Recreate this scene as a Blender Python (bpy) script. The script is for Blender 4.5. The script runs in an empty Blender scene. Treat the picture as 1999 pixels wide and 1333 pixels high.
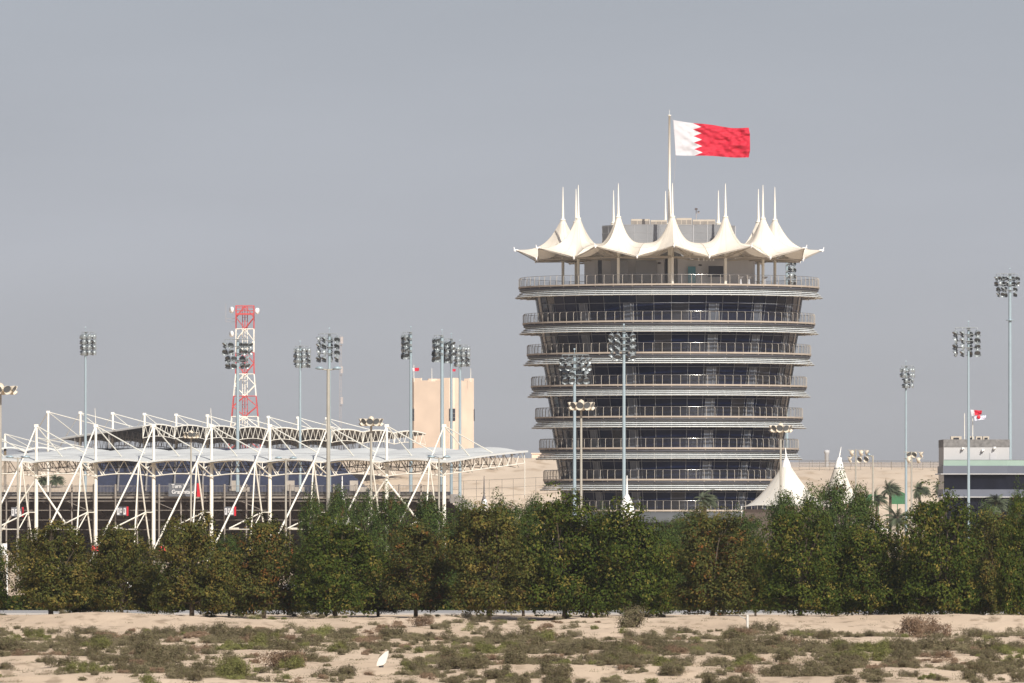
import bpy, math, random
import numpy as np
from mathutils import Vector, Matrix
R_ = math.radians
random.seed(7); rng = np.random.default_rng(7)
C = bpy.context.scene.collection
SC = bpy.context.scene

# ---------------------------------------------------------------- camera
F = 16658.0; H = 6.9; TH = math.atan((990-666.5)/F)
cam = bpy.data.cameras.new('camera'); cam.lens = 300; cam.sensor_width = 36
cam.clip_start = 1; cam.clip_end = 100000
cam.dof.use_dof = True; cam.dof.focus_distance = 1000; cam.dof.aperture_fstop = 7
camo = bpy.data.objects.new('camera', cam); C.objects.link(camo)
camo.location = (0, 0, H); camo.rotation_euler = (math.pi/2+TH, 0, 0)
SC.camera = camo

def P(px, py, Y):
    """world point seen at photograph pixel (px,py) standing at distance Y"""
    a = (px-999.5)/F; b = -(py-666.5)/F
    fy = math.cos(TH)-b*math.sin(TH); fz = math.sin(TH)+b*math.cos(TH)
    t = Y/fy
    return Vector((a*t, Y, H+fz*t))
def ZZ(py, Y): return P(999.5, py, Y).z
def XX(px, Y): return P(px, 990, Y).x

# ---------------------------------------------------------------- sky and sun
SUN_AZ, SUN_EL = 23.5, 36.0
w = bpy.data.worlds.new("World"); SC.world = w; w.use_nodes = True
nt = w.node_tree; nt.nodes.clear()
out = nt.nodes.new('ShaderNodeOutputWorld'); bg = nt.nodes.new('ShaderNodeBackground')
sky = nt.nodes.new('ShaderNodeTexSky'); sky.sky_type = 'NISHITA'; sky.sun_disc = False
sky.sun_elevation = R_(SUN_EL); sky.sun_rotation = R_(180-SUN_AZ)
sky.air_density = 1.0; sky.dust_density = 3.0; sky.ozone_density = 1.6
hsv = nt.nodes.new('ShaderNodeHueSaturation'); hsv.inputs['Saturation'].default_value = 0.55
hsv.inputs['Value'].default_value = 1.0
tint = nt.nodes.new('ShaderNodeMixRGB'); tint.blend_type = 'MULTIPLY'; tint.inputs[0].default_value = 1
tint.inputs[2].default_value = (0.52, 0.54, 0.64, 1)
nt.links.new(sky.outputs[0], hsv.inputs['Color']); nt.links.new(hsv.outputs[0], tint.inputs[1])
# dusty band of air low over the desert: greyer and evener than the clear-sky model gives
tcw = nt.nodes.new('ShaderNodeTexCoord'); sxyz = nt.nodes.new('ShaderNodeSeparateXYZ'); nt.links.new(tcw.outputs['Generated'], sxyz.inputs[0])
rmp = nt.nodes.new('ShaderNodeValToRGB'); mr1 = nt.nodes.new('ShaderNodeMapRange'); mr1.inputs[1].default_value = 0; mr1.inputs[2].default_value = 0.07
nt.links.new(sxyz.outputs[2], mr1.inputs[0]); nt.links.new(mr1.outputs[0], rmp.inputs[0])
K = 1/0.1/10
rmp.color_ramp.elements[0].position = 0; rmp.color_ramp.elements[0].color = (.415*K, .416*K, .424*K, 1)
e = rmp.color_ramp.elements.new(.45); e.color = (.418*K, .436*K, .476*K, 1)
rmp.color_ramp.elements[-1].position = 1; rmp.color_ramp.elements[-1].color = (.350*K, .380*K, .425*K, 1)
amp = nt.nodes.new('ShaderNodeMixRGB'); amp.blend_type = 'MULTIPLY'; amp.inputs[0].default_value = 1; amp.inputs[2].default_value = (10, 10, 10, 1)
wm = nt.nodes.new('ShaderNodeMapping'); wm.inputs['Scale'].default_value = (5, 5, 26); wn = nt.nodes.new('ShaderNodeTexNoise'); wn.inputs['Scale'].default_value = 2.2; wn.inputs['Detail'].default_value = 4
wr = nt.nodes.new('ShaderNodeMapRange'); wr.inputs[1].default_value = .3; wr.inputs[2].default_value = .7; wr.inputs[3].default_value = 10.15; wr.inputs[4].default_value = 11.0
nt.links.new(tcw.outputs['Generated'], wm.inputs[0]); nt.links.new(wm.outputs[0], wn.inputs['Vector']); nt.links.new(wn.outputs[0], wr.inputs[0]); nt.links.new(wr.outputs[0], amp.inputs[2])
nt.links.new(rmp.outputs[0], amp.inputs[1])
mr2 = nt.nodes.new('ShaderNodeMapRange'); mr2.inputs[1].default_value = 0.08; mr2.inputs[2].default_value = 0.24; mr2.inputs[3].default_value = 0.96; mr2.inputs[4].default_value = 0.0
nt.links.new(sxyz.outputs[2], mr2.inputs[0])
dmx = nt.nodes.new('ShaderNodeMixRGB'); nt.links.new(mr2.outputs[0], dmx.inputs[0]); nt.links.new(tint.outputs[0], dmx.inputs[1]); nt.links.new(amp.outputs[0], dmx.inputs[2])
nt.links.new(dmx.outputs[0], bg.inputs[0]); nt.links.new(bg.outputs[0], out.inputs[0])
bg.inputs[1].default_value = 0.10
sl = bpy.data.lights.new('sun', 'SUN'); sl.energy = 5.0; sl.angle = R_(0.6); sl.color = (1.0, 0.94, 0.85)
so = bpy.data.objects.new('sun', sl); C.objects.link(so)
sdir = Vector((math.sin(R_(SUN_AZ))*math.cos(R_(SUN_EL)), -math.cos(R_(SUN_AZ))*math.cos(R_(SUN_EL)), math.sin(R_(SUN_EL))))
so.rotation_euler = sdir.to_track_quat('Z', 'Y').to_euler(); so.location = (50, -50, 80)
SC.view_settings.view_transform = 'Standard'; SC.view_settings.look = 'None'
SC.view_settings.gamma = 1; SC.view_settings.exposure = 0.12; SC.view_settings.use_curve_mapping = False
SC.cycles.volume_bounces = 0; SC.cycles.max_bounces = 6

# ---------------------------------------------------------------- materials
def mat(name, col, rough=0.6, metal=0.0, var=0.12, scale=1.2, bump=0.0, attr=None, trans=0.0, spec=0.5, both=False):
    m = bpy.data.materials.new(name); m.use_nodes = True
    n = m.node_tree.nodes; l = m.node_tree.links
    b = n['Principled BSDF']
    b.inputs['Roughness'].default_value = rough; b.inputs['Metallic'].default_value = metal
    b.inputs['Specular IOR Level'].default_value = spec
    tc = n.new('ShaderNodeTexCoord'); nz = n.new('ShaderNodeTexNoise')
    nz.inputs['Scale'].default_value = scale; nz.inputs['Detail'].default_value = 6
    l.new(tc.outputs['Object'], nz.inputs['Vector'])
    mp = n.new('ShaderNodeMapRange'); mp.inputs[1].default_value = 0.25; mp.inputs[2].default_value = 0.75
    mp.inputs[3].default_value = 1-var; mp.inputs[4].default_value = 1+var
    l.new(nz.outputs[0], mp.inputs[0])
    mx = n.new('ShaderNodeMixRGB'); mx.blend_type = 'MULTIPLY'; mx.inputs[0].default_value = 1
    if attr:
        at = n.new('ShaderNodeAttribute'); at.attribute_name = attr
        l.new(at.outputs['Color'], mx.inputs[1])
    else:
        mx.inputs[1].default_value = (*col, 1)
    l.new(mp.outputs[0], mx.inputs[2]); l.new(mx.outputs[0], b.inputs['Base Color'])
    if bump:
        bp = n.new('ShaderNodeBump'); bp.inputs['Strength'].default_value = bump; bp.inputs['Distance'].default_value = 0.1
        l.new(nz.outputs[0], bp.inputs['Height']); l.new(bp.outputs[0], b.inputs['Normal'])
    if trans:
        tr = n.new('ShaderNodeBsdfTranslucent'); l.new(mx.outputs[0], tr.inputs[0])
        ms = n.new('ShaderNodeMixShader'); ms.inputs[0].default_value = trans
        l.new(b.outputs[0], ms.inputs[1]); l.new(tr.outputs[0], ms.inputs[2])
        l.new(ms.outputs[0], n['Material Output'].inputs[0])
    return m

M = {}
M['leaf'] = mat('foliage', (0.06, 0.09, 0.03), 0.75, var=0.15, scale=0.9, attr='tint', trans=0.06, spec=0.10)
M['bark'] = mat('bark', (0.10, 0.075, 0.05), 0.9, var=0.3, scale=6, bump=0.4)
M['white'] = mat('white_painted_steel', (0.80, 0.77, 0.68), 0.45, var=0.05, scale=0.6)
M['canvas'] = mat('cream_membrane', (0.82, 0.755, 0.65), 0.7, var=0.06, scale=0.8, trans=0.14)
M['seam'] = mat('membrane_seam', (0.58, 0.52, 0.43), 0.7)
M['tentwhite'] = mat('white_membrane', (0.68, 0.65, 0.58), 0.7, var=0.04, scale=0.35)
M['trim'] = mat('bright_white_fitting', (0.86, 0.86, 0.84), 0.4, var=0.03)
M['slab'] = mat('beige_balcony_edge', (0.40, 0.34, 0.28), 0.8, var=0.12, scale=0.8)
M['rail'] = mat('beige_rail_steel', (0.43, 0.39, 0.335), 0.45, var=0.06)
M['wire'] = mat('grey_rail_wire', (0.10, 0.10, 0.10), 0.3, metal=0.3, var=0.05)
M['toprail'] = mat('steel_handrail', (0.45, 0.44, 0.42), 0.18, metal=0.9, var=0.03)
M['louvre'] = mat('silver_grey_louvre', (0.63, 0.665, 0.665), 0.5, var=0.12, scale=1.6)
M['darksteel'] = mat('dark_steel', (0.06, 0.06, 0.07), 0.6, var=0.2)
M['mullion'] = mat('mullion_aluminium', (0.21, 0.22, 0.24), 0.4, var=0.1)
M['doorglass'] = mat('pale_door_panel', (0.085, 0.10, 0.13), 0.25, var=0.25, scale=0.7)
M['greypanel'] = mat('grey_metal_panel', (0.23, 0.235, 0.245), 0.55, var=0.08, scale=0.5)
M['greypanel_light'] = mat('light_grey_panel', (0.46, 0.46, 0.47), 0.55, var=0.06, scale=0.5)
M['basegrey'] = mat('dark_grey_base', (0.075, 0.08, 0.085), 0.7, var=0.1)
M['teal'] = mat('teal_door', (0.06, 0.20, 0.24), 0.3, var=0.1)
M['acbeige'] = mat('beige_ac_casing', (0.48, 0.42, 0.34), 0.6, var=0.08)
M['dark'] = mat('dark_recess', (0.02, 0.022, 0.03), 0.4, var=0.2)
M['pole'] = mat('galvanised_pole', (0.31, 0.39, 0.43), 0.4, metal=0.1, var=0.06, scale=0.5)
M['lamp'] = mat('grey_floodlight_casing', (0.27, 0.30, 0.31), 0.35, metal=0.2, var=0.15, scale=3)
M['lampglass'] = mat('floodlight_glass', (0.10, 0.11, 0.12), 0.1, var=0.1)
M['cream'] = mat('cream_lamp_casing', (0.60, 0.53, 0.42), 0.5, var=0.2, scale=3)
M['polebeige'] = mat('dusty_pole', (0.36, 0.34, 0.29), 0.6, var=0.1)
M['red'] = mat('red_lattice_paint', (0.50, 0.07, 0.07), 0.5, var=0.15)
M['redcloth'] = mat('red_cloth', (0.62, 0.02, 0.035), 0.6, var=0.1)
M['cable'] = mat('thin_grey_mast', (0.38, 0.34, 0.32), 0.6)
M['sandstone'] = mat('sandstone_render', (0.68, 0.545, 0.43), 0.9, var=0.11, scale=0.22, bump=0.2)
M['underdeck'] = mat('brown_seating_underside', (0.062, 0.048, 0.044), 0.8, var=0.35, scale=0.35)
M['seat'] = mat('blue_seats', (0.018, 0.025, 0.058), 0.6, var=0.35, scale=1.5)  # blue lowered so the colour carries the shade over the far seats
M['slabgrey'] = mat('concrete_platform_edge', (0.33, 0.30, 0.26), 0.85, var=0.2, scale=0.5)
M['brownsteel'] = mat('brown_grey_scaffold', (0.26, 0.23, 0.20), 0.7, var=0.15)
M['greytruss'] = mat('grey_truss', (0.30, 0.28, 0.26), 0.6, var=0.1)
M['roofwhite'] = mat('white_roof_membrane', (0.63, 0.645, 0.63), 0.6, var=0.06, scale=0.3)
M['roofshade'] = mat('shade_grey_roof_underside', (0.10, 0.10, 0.105), 0.8, var=0.2, scale=0.5)  # underside of the white membrane, its shade painted in as dark grey
M['signgrey'] = mat('grey_sign_panel', (0.15, 0.16, 0.18), 0.6, var=0.05)
M['signwhite'] = mat('white_lettering', (0.75, 0.75, 0.75), 0.5, var=0.02)
M['bldwhite'] = mat('white_wall_paint', (0.46, 0.46, 0.46), 0.7, var=0.04, scale=0.3)
M['bldgrey'] = mat('blue_grey_cladding', (0.115, 0.128, 0.16), 0.5, var=0.06, scale=0.3)
M['louvregrey'] = mat('dark_grey_louvre_screen', (0.17, 0.165, 0.16), 0.7, var=0.35, scale=2.5)
M['greenglass'] = mat('green_glass_parapet', (0.28, 0.38, 0.33), 0.2, var=0.08, scale=0.3)
M['greenmesh'] = mat('green_mesh_screen', (0.04, 0.14, 0.06), 0.8, var=0.2)
M['wood'] = mat('weathered_post', (0.55, 0.54, 0.50), 0.8, var=0.1)
M['fencepost'] = mat('fence_post_steel', (0.22, 0.19, 0.16), 0.7)
M['palm'] = mat('palm_frond', (0.085, 0.105, 0.055), 0.7, attr=None, var=0.3, scale=1.5)
M['tentwall'] = mat('brown_tent_wall', (0.22, 0.18, 0.15), 0.8)

def glass_mat():
    m = mat('dark_blue_glazing', (0.006, 0.010, 0.034), 0.05, var=0.5, scale=0.12, spec=0.13)
    return m
M['glass'] = glass_mat()
M['reflglass'] = mat('glazing_painted_reflection', (0.026, 0.027, 0.036), 0.10, var=0.5, scale=0.6, spec=0.3)  # lighter panes: a reflection painted into the glazing's base colour
M['bandglass'] = mat('dark_band_glazing', (0.008, 0.009, 0.016), 0.25, var=0.5, scale=0.3, spec=0.15)

def sand_mat(name, c1, c2, c3, sc=1.0):
    m = bpy.data.materials.new(name); m.use_nodes = True
    n = m.node_tree.nodes; l = m.node_tree.links; b = n['Principled BSDF']
    b.inputs['Roughness'].default_value = 0.95; b.inputs['Specular IOR Level'].default_value = 0.1
    tc = n.new('ShaderNodeTexCoord')
    def noise(s, d=8, st=(1, 1, 1)):
        mpg = n.new('ShaderNodeMapping'); mpg.inputs['Scale'].default_value = st
        x = n.new('ShaderNodeTexNoise'); x.inputs['Scale'].default_value = s; x.inputs['Detail'].default_value = d
        l.new(tc.outputs['Object'], mpg.inputs[0]); l.new(mpg.outputs[0], x.inputs['Vector']); return x
    a = noise(0.12*sc, 8, (1, .35, 1)); r = n.new('ShaderNodeValToRGB')
    r.color_ramp.elements[0].position = 0.35; r.color_ramp.elements[0].color = (*c1, 1)
    r.color_ramp.elements[1].position = 0.65; r.color_ramp.elements[1].color = (*c2, 1)
    l.new(a.outputs[0], r.inputs[0])
    d = noise(1.1*sc, 10, (1, .3, 1)); r2 = n.new('ShaderNodeValToRGB')
    r2.color_ramp.elements[0].position = 0.54; r2.color_ramp.elements[0].color = (0, 0, 0, 1)
    r2.color_ramp.elements[1].position = 0.66; r2.color_ramp.elements[1].color = (1, 1, 1, 1)
    l.new(d.outputs[0], r2.inputs[0])
    mx = n.new('ShaderNodeMixRGB'); l.new(r2.outputs[0], mx.inputs[0]); l.new(r.outputs[0], mx.inputs[1])
    mx.inputs[2].default_value = (*c3, 1); l.new(mx.outputs[0], b.inputs['Base Color'])
    g = noise(5*sc, 8); bp = n.new('ShaderNodeBump'); bp.inputs['Strength'].default_value = 0.5
    bp.inputs['Distance'].default_value = 0.12; l.new(g.outputs[0], bp.inputs['Height']); l.new(bp.outputs[0], b.inputs['Normal'])
    return m
M['sand'] = sand_mat('pale_sand', (0.54, 0.42, 0.305), (0.64, 0.51, 0.38), (0.38, 0.29, 0.205))
M['hill'] = sand_mat('sandy_bank', (0.60, 0.49, 0.375), (0.68, 0.56, 0.43), (0.50, 0.39, 0.28), 0.25)
M['asphalt'] = mat('dusty_asphalt', (0.34, 0.33, 0.32), 0.8, var=0.08, scale=0.4)

# ---------------------------------------------------------------- mesh building
class MB:
    def __init__(s): s.v = []; s.f = []; s.sm = []; s.mi = []; s.cur = 0
    def add(s, vs, fs, smooth=False):
        o = len(s.v); s.v.extend([tuple(x) for x in vs])
        for f in fs: s.f.append(tuple(i+o for i in f)); s.sm.append(smooth); s.mi.append(s.cur)
    def box(s, c, d, rz=0.0, M4=None):
        c = Vector(c); hx, hy, hz = d[0]/2, d[1]/2, d[2]/2; vs = []
        cz, sz = math.cos(rz), math.sin(rz)
        for i in (-1, 1):
            for j in (-1, 1):
                for k in (-1, 1):
                    x, y, z = i*hx, j*hy, k*hz
                    p = Vector((c.x+x*cz-y*sz, c.y+x*sz+y*cz, c.z+z)); vs.append(M4 @ p if M4 else p)
        s.add(vs, [(0, 1, 3, 2), (4, 6, 7, 5), (0, 4, 5, 1), (2, 3, 7, 6), (0, 2, 6, 4), (1, 5, 7, 3)])
    def bar(s, a, b, r, r2=None, n=6):
        a = Vector(a); b = Vector(b); r2 = r if r2 is None else r2
        d = (b-a)
        if d.length < 1e-6: return
        d.normalize(); u = d.orthogonal().normalized(); v = d.cross(u); vs = []
        for k in range(n):
            t = 2*math.pi*k/n; o = u*math.cos(t)+v*math.sin(t); vs.append(a+o*r); vs.append(b+o*r2)
        s.add(vs, [(2*k, 2*((k+1) % n), 2*((k+1) % n)+1, 2*k+1) for k in range(n)], True)
        s.add([vs[2*k] for k in range(n)], [tuple(range(n-1, -1, -1))]); s.add([vs[2*k+1] for k in range(n)], [tuple(range(n))])
    def path(s, pts, r, n=5):
        for a, b in zip(pts, pts[1:]): s.bar(a, b, r, n=n)
    def lathe(s, prof, n=32, c=(0, 0, 0), a0=0, a1=360, closed=False, M4=None, smooth=True):
        full = abs(a1-a0-360) < 1e-3; na = n if full else n+1; m = len(prof); vs = []
        for k in range(na):
            t = R_(a0+(a1-a0)*k/n)
            for (r, z) in prof:
                p = Vector((c[0]+r*math.sin(t), c[1]-r*math.cos(t), c[2]+z)); vs.append(M4 @ p if M4 else p)
        fs = []
        for k in range(n):
            k2 = (k+1) % na
            for j in range(m if closed else m-1):
                j2 = (j+1) % m; fs.append((k*m+j, k2*m+j, k2*m+j2, k*m+j2))
        s.add(vs, fs, smooth)
    def prism(s, poly, z0, z1):
        n = len(poly); vs = [(x, y, z0) for x, y in poly]+[(x, y, z1) for x, y in poly]
        s.add(vs, [(k, (k+1) % n, n+(k+1) % n, n+k) for k in range(n)]+[tuple(range(n-1, -1, -1)), tuple(range(n, 2*n))])
    def grid(s, rows, smooth=True):
        nr, nc = len(rows), len(rows[0]); vs = [p for r in rows for p in r]
        s.add(vs, [(i*nc+j, i*nc+j+1, (i+1)*nc+j+1, (i+1)*nc+j) for i in range(nr-1) for j in range(nc-1)], smooth)
    def build(s, name, mats, parent=None, origin=None):
        me = bpy.data.meshes.new(name)
        vs = s.v
        if origin is not None:
            o = Vector(origin); vs = [tuple(Vector(p)-o) for p in vs]
        me.from_pydata(vs, [], s.f); me.validate(verbose=False)
        if not isinstance(mats, (list, tuple)): mats = [mats]
        for m in mats: me.materials.append(m)
        if len(me.polygons) == len(s.f):
            me.polygons.foreach_set('use_smooth', s.sm)
            if len(mats) > 1: me.polygons.foreach_set('material_index', s.mi)
        ob = bpy.data.objects.new(name, me); C.objects.link(ob)
        if parent: ob.parent = parent
        if origin is not None and parent is None: ob.location = origin
        return ob

def tag(o, label=None, cat=None, group=None, kind=None):
    if label: o['label'] = label
    if cat: o['category'] = cat
    if group: o['group'] = group
    if kind: o['kind'] = kind
    return o
def thing(name, loc, label, cat, group=None, rz=0):
    o = bpy.data.objects.new(name, None); C.objects.link(o); o.location = loc; o.rotation_euler = (0, 0, rz)
    o.empty_display_size = 0.5
    return tag(o, label, cat, group)
def copy_tree(o, parent=None):
    c = o.copy(); C.objects.link(c); c.parent = parent
    for ch in list(o.children): copy_tree(ch, c)
    return c

# ---------------------------------------------------------------- terrain
def vnoise(x, y, seed):
    """smooth value noise on arrays"""
    xi = np.floor(x).astype(int); yi = np.floor(y).astype(int); xf = x-xi; yf = y-yi
    def h(a, b):
        n = (a*374761393 + b*668265263 + seed*1442695041) & 0xffffffff
        n = ((n ^ (n >> 13))*1274126177) & 0xffffffff
        return ((n ^ (n >> 16)) & 0xffff)/65535.0
    sx = xf*xf*(3-2*xf); sy = yf*yf*(3-2*yf)
    a = h(xi, yi)*(1-sx)+h(xi+1, yi)*sx; b = h(xi, yi+1)*(1-sx)+h(xi+1, yi+1)*sx
    return a*(1-sy)+b*sy
def ground_h(x, y):
    x = np.asarray(x, float); y = np.asarray(y, float)
    near = np.clip((538-y)/14, 0, 1)*np.clip((y-120)/60, 0, 1)
    z = 0.55*(vnoise(x/16, y/22, 1)-0.5)+0.36*(vnoise(x/5.2, y/9, 2)-0.5)+0.20*(vnoise(x/1.9, y/3, 3)-0.5)+0.07*(vnoise(x/.6, y/1.1, 4)-.5)
    z = z*near
    def mound(cx, cy, sx, sy, hh): return hh*np.exp(-((x-cx)/sx)**2-((y-cy)/sy)**2)
    z = z+mound(-26.5, 505, 5, 9, .55)+mound(-21.5, 503, 4, 8, .35)
    crest = np.exp(-((y-(512-0.22*x))/6.5)**2)*(0.18+0.22*vnoise(x/9, y*0, 9))*np.clip((x+14)/10, 0, 1)
    z = z+crest+np.clip((x-18)/20, 0, 1)*-0.25*near
    return z
def gh(x, y): return float(ground_h(np.array([x]), np.array([y]))[0])
def np_grid(name, xs, ys, zf, m, kind, label=None, cat=None):
    Xg, Yg = np.meshgrid(xs, ys); Zg = zf(Xg, Yg)
    nv = Xg.size; co = np.stack([Xg, Yg, Zg], -1).reshape(-1, 3).astype(np.float32)
    nc, nr = len(xs), len(ys)
    i = (np.arange(nr-1)[:, None]*nc+np.arange(nc-1)[None, :]).reshape(-1)
    q = np.stack([i, i+1, i+nc+1, i+nc], -1).astype(np.int32)
    me = bpy.data.meshes.new(name); me.vertices.add(nv); me.vertices.foreach_set('co', co.ravel())
    me.loops.add(q.size); me.loops.foreach_set('vertex_index', q.ravel())
    me.polygons.add(len(q)); me.polygons.foreach_set('loop_start', np.arange(0, q.size, 4, dtype=np.int32))
    me.polygons.foreach_set('loop_total', np.full(len(q), 4, dtype=np.int32))
    me.polygons.foreach_set('use_smooth', np.ones(len(q), dtype=bool))
    me.update(); me.materials.append(m)
    o = bpy.data.objects.new(name, me); C.objects.link(o); tag(o, label, cat, kind=kind); return o
xs = np.concatenate([[-30000, -8000, -2500, -900, -300, -120, -70], np.arange(-42, 42.1, 0.22), [70, 120, 300, 900, 2500, 8000, 30000]])
ys = np.concatenate([[-3000, -300, 0, 150, 250], np.arange(290, 545, 0.5), [547, 560, 600, 700, 850, 1000, 1300, 1700, 2500, 5000, 12000, 40000]])
np_grid('ground', xs, ys, ground_h, M['sand'], 'structure', 'pale sandy desert ground', 'ground')
rd = MB(); rd.box((0, 556, 0.05), (400, 15, 0.11)); tag(rd.build('road', M['asphalt']), 'dusty grey road behind the front tree row', 'road', kind='structure')

def bank_h(x, y):
    # sandy bank beyond the circuit, rising to a flat top near Y 1700
    t = np.clip((y-1380)/300, 0, 1); t = t*t*(3-2*t)
    pxl = x/np.maximum(y, 1)*F+999.5
    top = np.where(pxl < 1200, 16.9, 15.0)
    terr = top*t
    terr = terr+0.9*np.exp(-((y-1520)/8)**2)-0.8*np.exp(-((y-1540)/6)**2)
    terr = terr+t*(0.9*(vnoise(x/11, y/17, 21)-.5)+.5*(vnoise(x/3, y/6, 22)-.5))*np.clip((1690-y)/60, 0.25, 1)
    return terr-0.3
np_grid('sand_bank', np.arange(-130, 131, 1.0), np.concatenate([np.arange(1370, 1720, 2.5), [2200, 3000]]), bank_h, M['hill'], 'structure', 'beige sandy bank beyond the circuit', 'hill')
def hill_h(x, y):
    t = np.clip((y-10000)/1000, 0, 1)*np.clip((14500-y)/1000, 0, 1)
    return t*(67+5*(vnoise(x/450, y*0, 31)-.5)+np.clip(x/700, -1.5, 0)*11)-1
np_grid('hills', np.arange(-3000, 3001, 50.0), np.arange(9800, 15000, 250.0), hill_h, M['hill'], 'structure', 'distant hazy desert plateau', 'hill')

# ================================================================ TOWER
TY = 1100.0; TX = XX(1306, TY); S = F/TY
tower = thing('circular_tower', (TX, TY, 0), 'round dark glass tower of stacked balconies under a ring of cream tent canopies', 'tower')
def tp(rpx, deg, z):
    t = R_(deg); r = rpx/S
    return Vector((r*math.sin(t), -r*math.cos(t), z))
YD = [553, 624.7, 686.3, 749.4, 811.4, 873, 934.5, 995]
RD = [294, 286, 278, 270, 262, 254, 246, 238]
ZD = [ZZ(y, TY-r/S) for y, r in zip(YD, RD)]
def ring(mb, rpx, z, h, t, n=96, sm=True):
    r = rpx/S; mb.lathe([(r, z-h/2), (r, z+h/2), (r-t, z+h/2), (r-t, z-h/2)], n, closed=True)
for k in range(8):
    r = RD[k]; z = ZD[k]; rg = (r-33.5)/S
    b = MB(); b.lathe([(r/S, z-.21), (r/S, z), (rg-1.2 if k else 0.0, z+0.0), (rg-1.2 if k else 0.0, z-.21)], 96, closed=True, smooth=False)
    for a in range(48):   # radial brackets below the edge
        t = a*7.5; b.bar(tp(r-1, t, z-.3), tp(r-24, t, z-.55), .07, n=4)
    bal = b.build('balcony', M['slab'], tower)
    e = MB(); ring(e, r-2, z-.42, .3, 1.9, 96); e.build('edge_beam', M['darksteel'], bal)
    rl = MB()
    for a in range(96):
        t = a*3.75; rl.path([tp(r-1, t, z-.25), tp(r-1, t, z+.98), tp(r-3.2, t, z+1.14)], .038, n=4)
    rl.build('railing_post', M['rail'], bal)['kind'] = 'stuff'
    wr = MB()
    for j in range(7): ring(wr, r-1.6, z+.12+j*.14, .024, .024, 96)
    wr.build('railing_wire', M['wire'], bal)
    tr = MB(); n = 96; R0 = (r-3)/S
    tr.lathe([(R0+.035*math.cos(q*math.pi/3), z+1.15+.035*math.sin(q*math.pi/3)) for q in range(6)], 192, closed=True)
    tr.build('handrail', M['toprail'], bal)
    if k < 7:
        lv = MB()
        for j in range(4):
            f = j/3; lv_r = r-5+11*f; lz = z-.66-.72*f; rr = lv_r/S
            lv.lathe([(rr, lz-.055), (rr+.02, lz+.045), (rr-.14, lz+.08), (rr-.16, lz-.01)], 96, closed=True)
        lvo = lv.build('sunshade', M['louvre'], tower)
        fr = MB()
        for a in range(48):
            t = a*7.5
            fr.bar(tp(r-1, t, z-.2), tp(r-5.3, t, z-.6), .03, n=4)
            fr.bar(tp(r-8.5, t, z-.6), tp(r+3, t, z-1.43), .03, n=4)
            fr.bar(tp(r+6, t, z-1.46), tp(r-31, t, z-1.36), .05, n=4)
            fr.bar(tp(r+6, t, z-1.5), tp(r-8, t, z-1.1), .03, n=4)
        ring(fr, r-7, z-1.42, .06, .1); ring(fr, r-19, z-1.4, .06, .1)
        fr.build('shade_bracket', M['rail'], lvo)
        # glazing from next deck up to this one
        zb = ZD[k+1]; rb = RD[k+1]-33.5; rt = r-31.5; z1 = z-.3
        g = MB(); zt = zb+2.25
        def rz(zz): return rb+(rt-rb)*(zz-zb)/(z1-zb)
        for a in range(48):
            for (za, zc) in ((zb, zt), (zt, z1)):
                j1, j2, j3 = (random.uniform(-.05, .05)*1.0 for _ in range(3))
                g.cur = 1 if random.random() < .09 else 0
                g.add([tp(rz(za)+j1, a*7.5, za), tp(rz(za)+j2, a*7.5+7.5, za), tp(rz(zc)+j2+j3, a*7.5+7.5, zc), tp(rz(zc)+j1+j3, a*7.5, zc)], [(0, 1, 2, 3)])
        gw = g.build('glass_wall', [M['glass'], M['reflglass']], tower)
        m_ = MB()
        for a in range(48):
            m_.bar(tp(rb+.8, a*7.5, zb), tp(rt+.8, a*7.5, z1), .045, n=4)
        R0 = (rz(zt)+.9)/S; m_.lathe([(R0, zt-.03), (R0, zt+.03), (R0-.05, zt+.03), (R0-.05, zt-.03)], 48, closed=True, smooth=False)
        m_.build('window_frame', M['mullion'], gw)
        for sgn in (-1, 1):
            for q in (18.6, 41.0, 63.5):
                d = MB(); w2 = 2.2
                P4 = [tp(rz(zz)+.9, sgn*q+dd, zz) for zz in (zb+.02, zt) for dd in (-w2, w2)]
                d.add(P4, [(0, 1, 3, 2)])
                dd_ = d.build('door', M['doorglass'], gw)
                d2 = MB(); 
                for i, j in ((0, 1), (1, 3), (3, 2), (2, 0)): d2.bar(P4[i]*1.0, P4[j]*1.0, .05, n=4)
                mid0 = tp(rz(zb)+1.2, sgn*q+1.0, zb); mid1 = tp(rz(zt)+1.2, sgn*q+1.0, zt); d2.bar(mid0, mid1, .09, n=4)
                d2.build('door_frame', M['mullion'], gw)
bs = MB(); bs.lathe([(226/S, -.2), (226/S, ZD[7]-.27)], 96); bs.lathe([(238/S, ZD[7]-1.6), (238/S, ZD[7]-.3), (220/S, ZD[7]-.3)], 96)
bs.build('base_wall', M['basegrey'], tower)
core = MB(); core.lathe([(150/S, 0), (150/S, ZD[0]-.3)], 32); core.build('inner_core', M['dark'], tower)

# penthouse
z0 = ZD[0]; zpt = ZZ(503, TY-150/S)
ph = MB()
ang = [(-62, 165), (-38, 152), (-36, 152), (-22, 140), (-5, 140), (-4, 128), (5.2, 128), (5.5, 150), (22, 150), (45, 152), (60, 160), (75, 170), (90, 168), (110, 160), (150, 150), (180, 150), (210, 150), (250, 160), (275, 166)]
ph.prism([(tp(r, a, 0).x, tp(r, a, 0).y) for a, r in ang], z0+.002, zpt)
pent = ph.build('penthouse', M['greypanel_light'], tower)
def quadbox(px0, py0, px1, py1, rpx, mt, nm, par, th=.12):
    Yq = TY-rpx/S
    a = P(px0, py0, Yq); b = P(px1, py1, Yq); q = MB()
    q.box(((a.x+b.x)/2-TX, -rpx/S, (a.z+b.z)/2), (abs(b.x-a.x), th, abs(a.z-b.z))); return q.build(nm, mt, par)
quadbox(1343, 520, 1358, 552.5, 152, M['teal'], 'door', pent)
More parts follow.
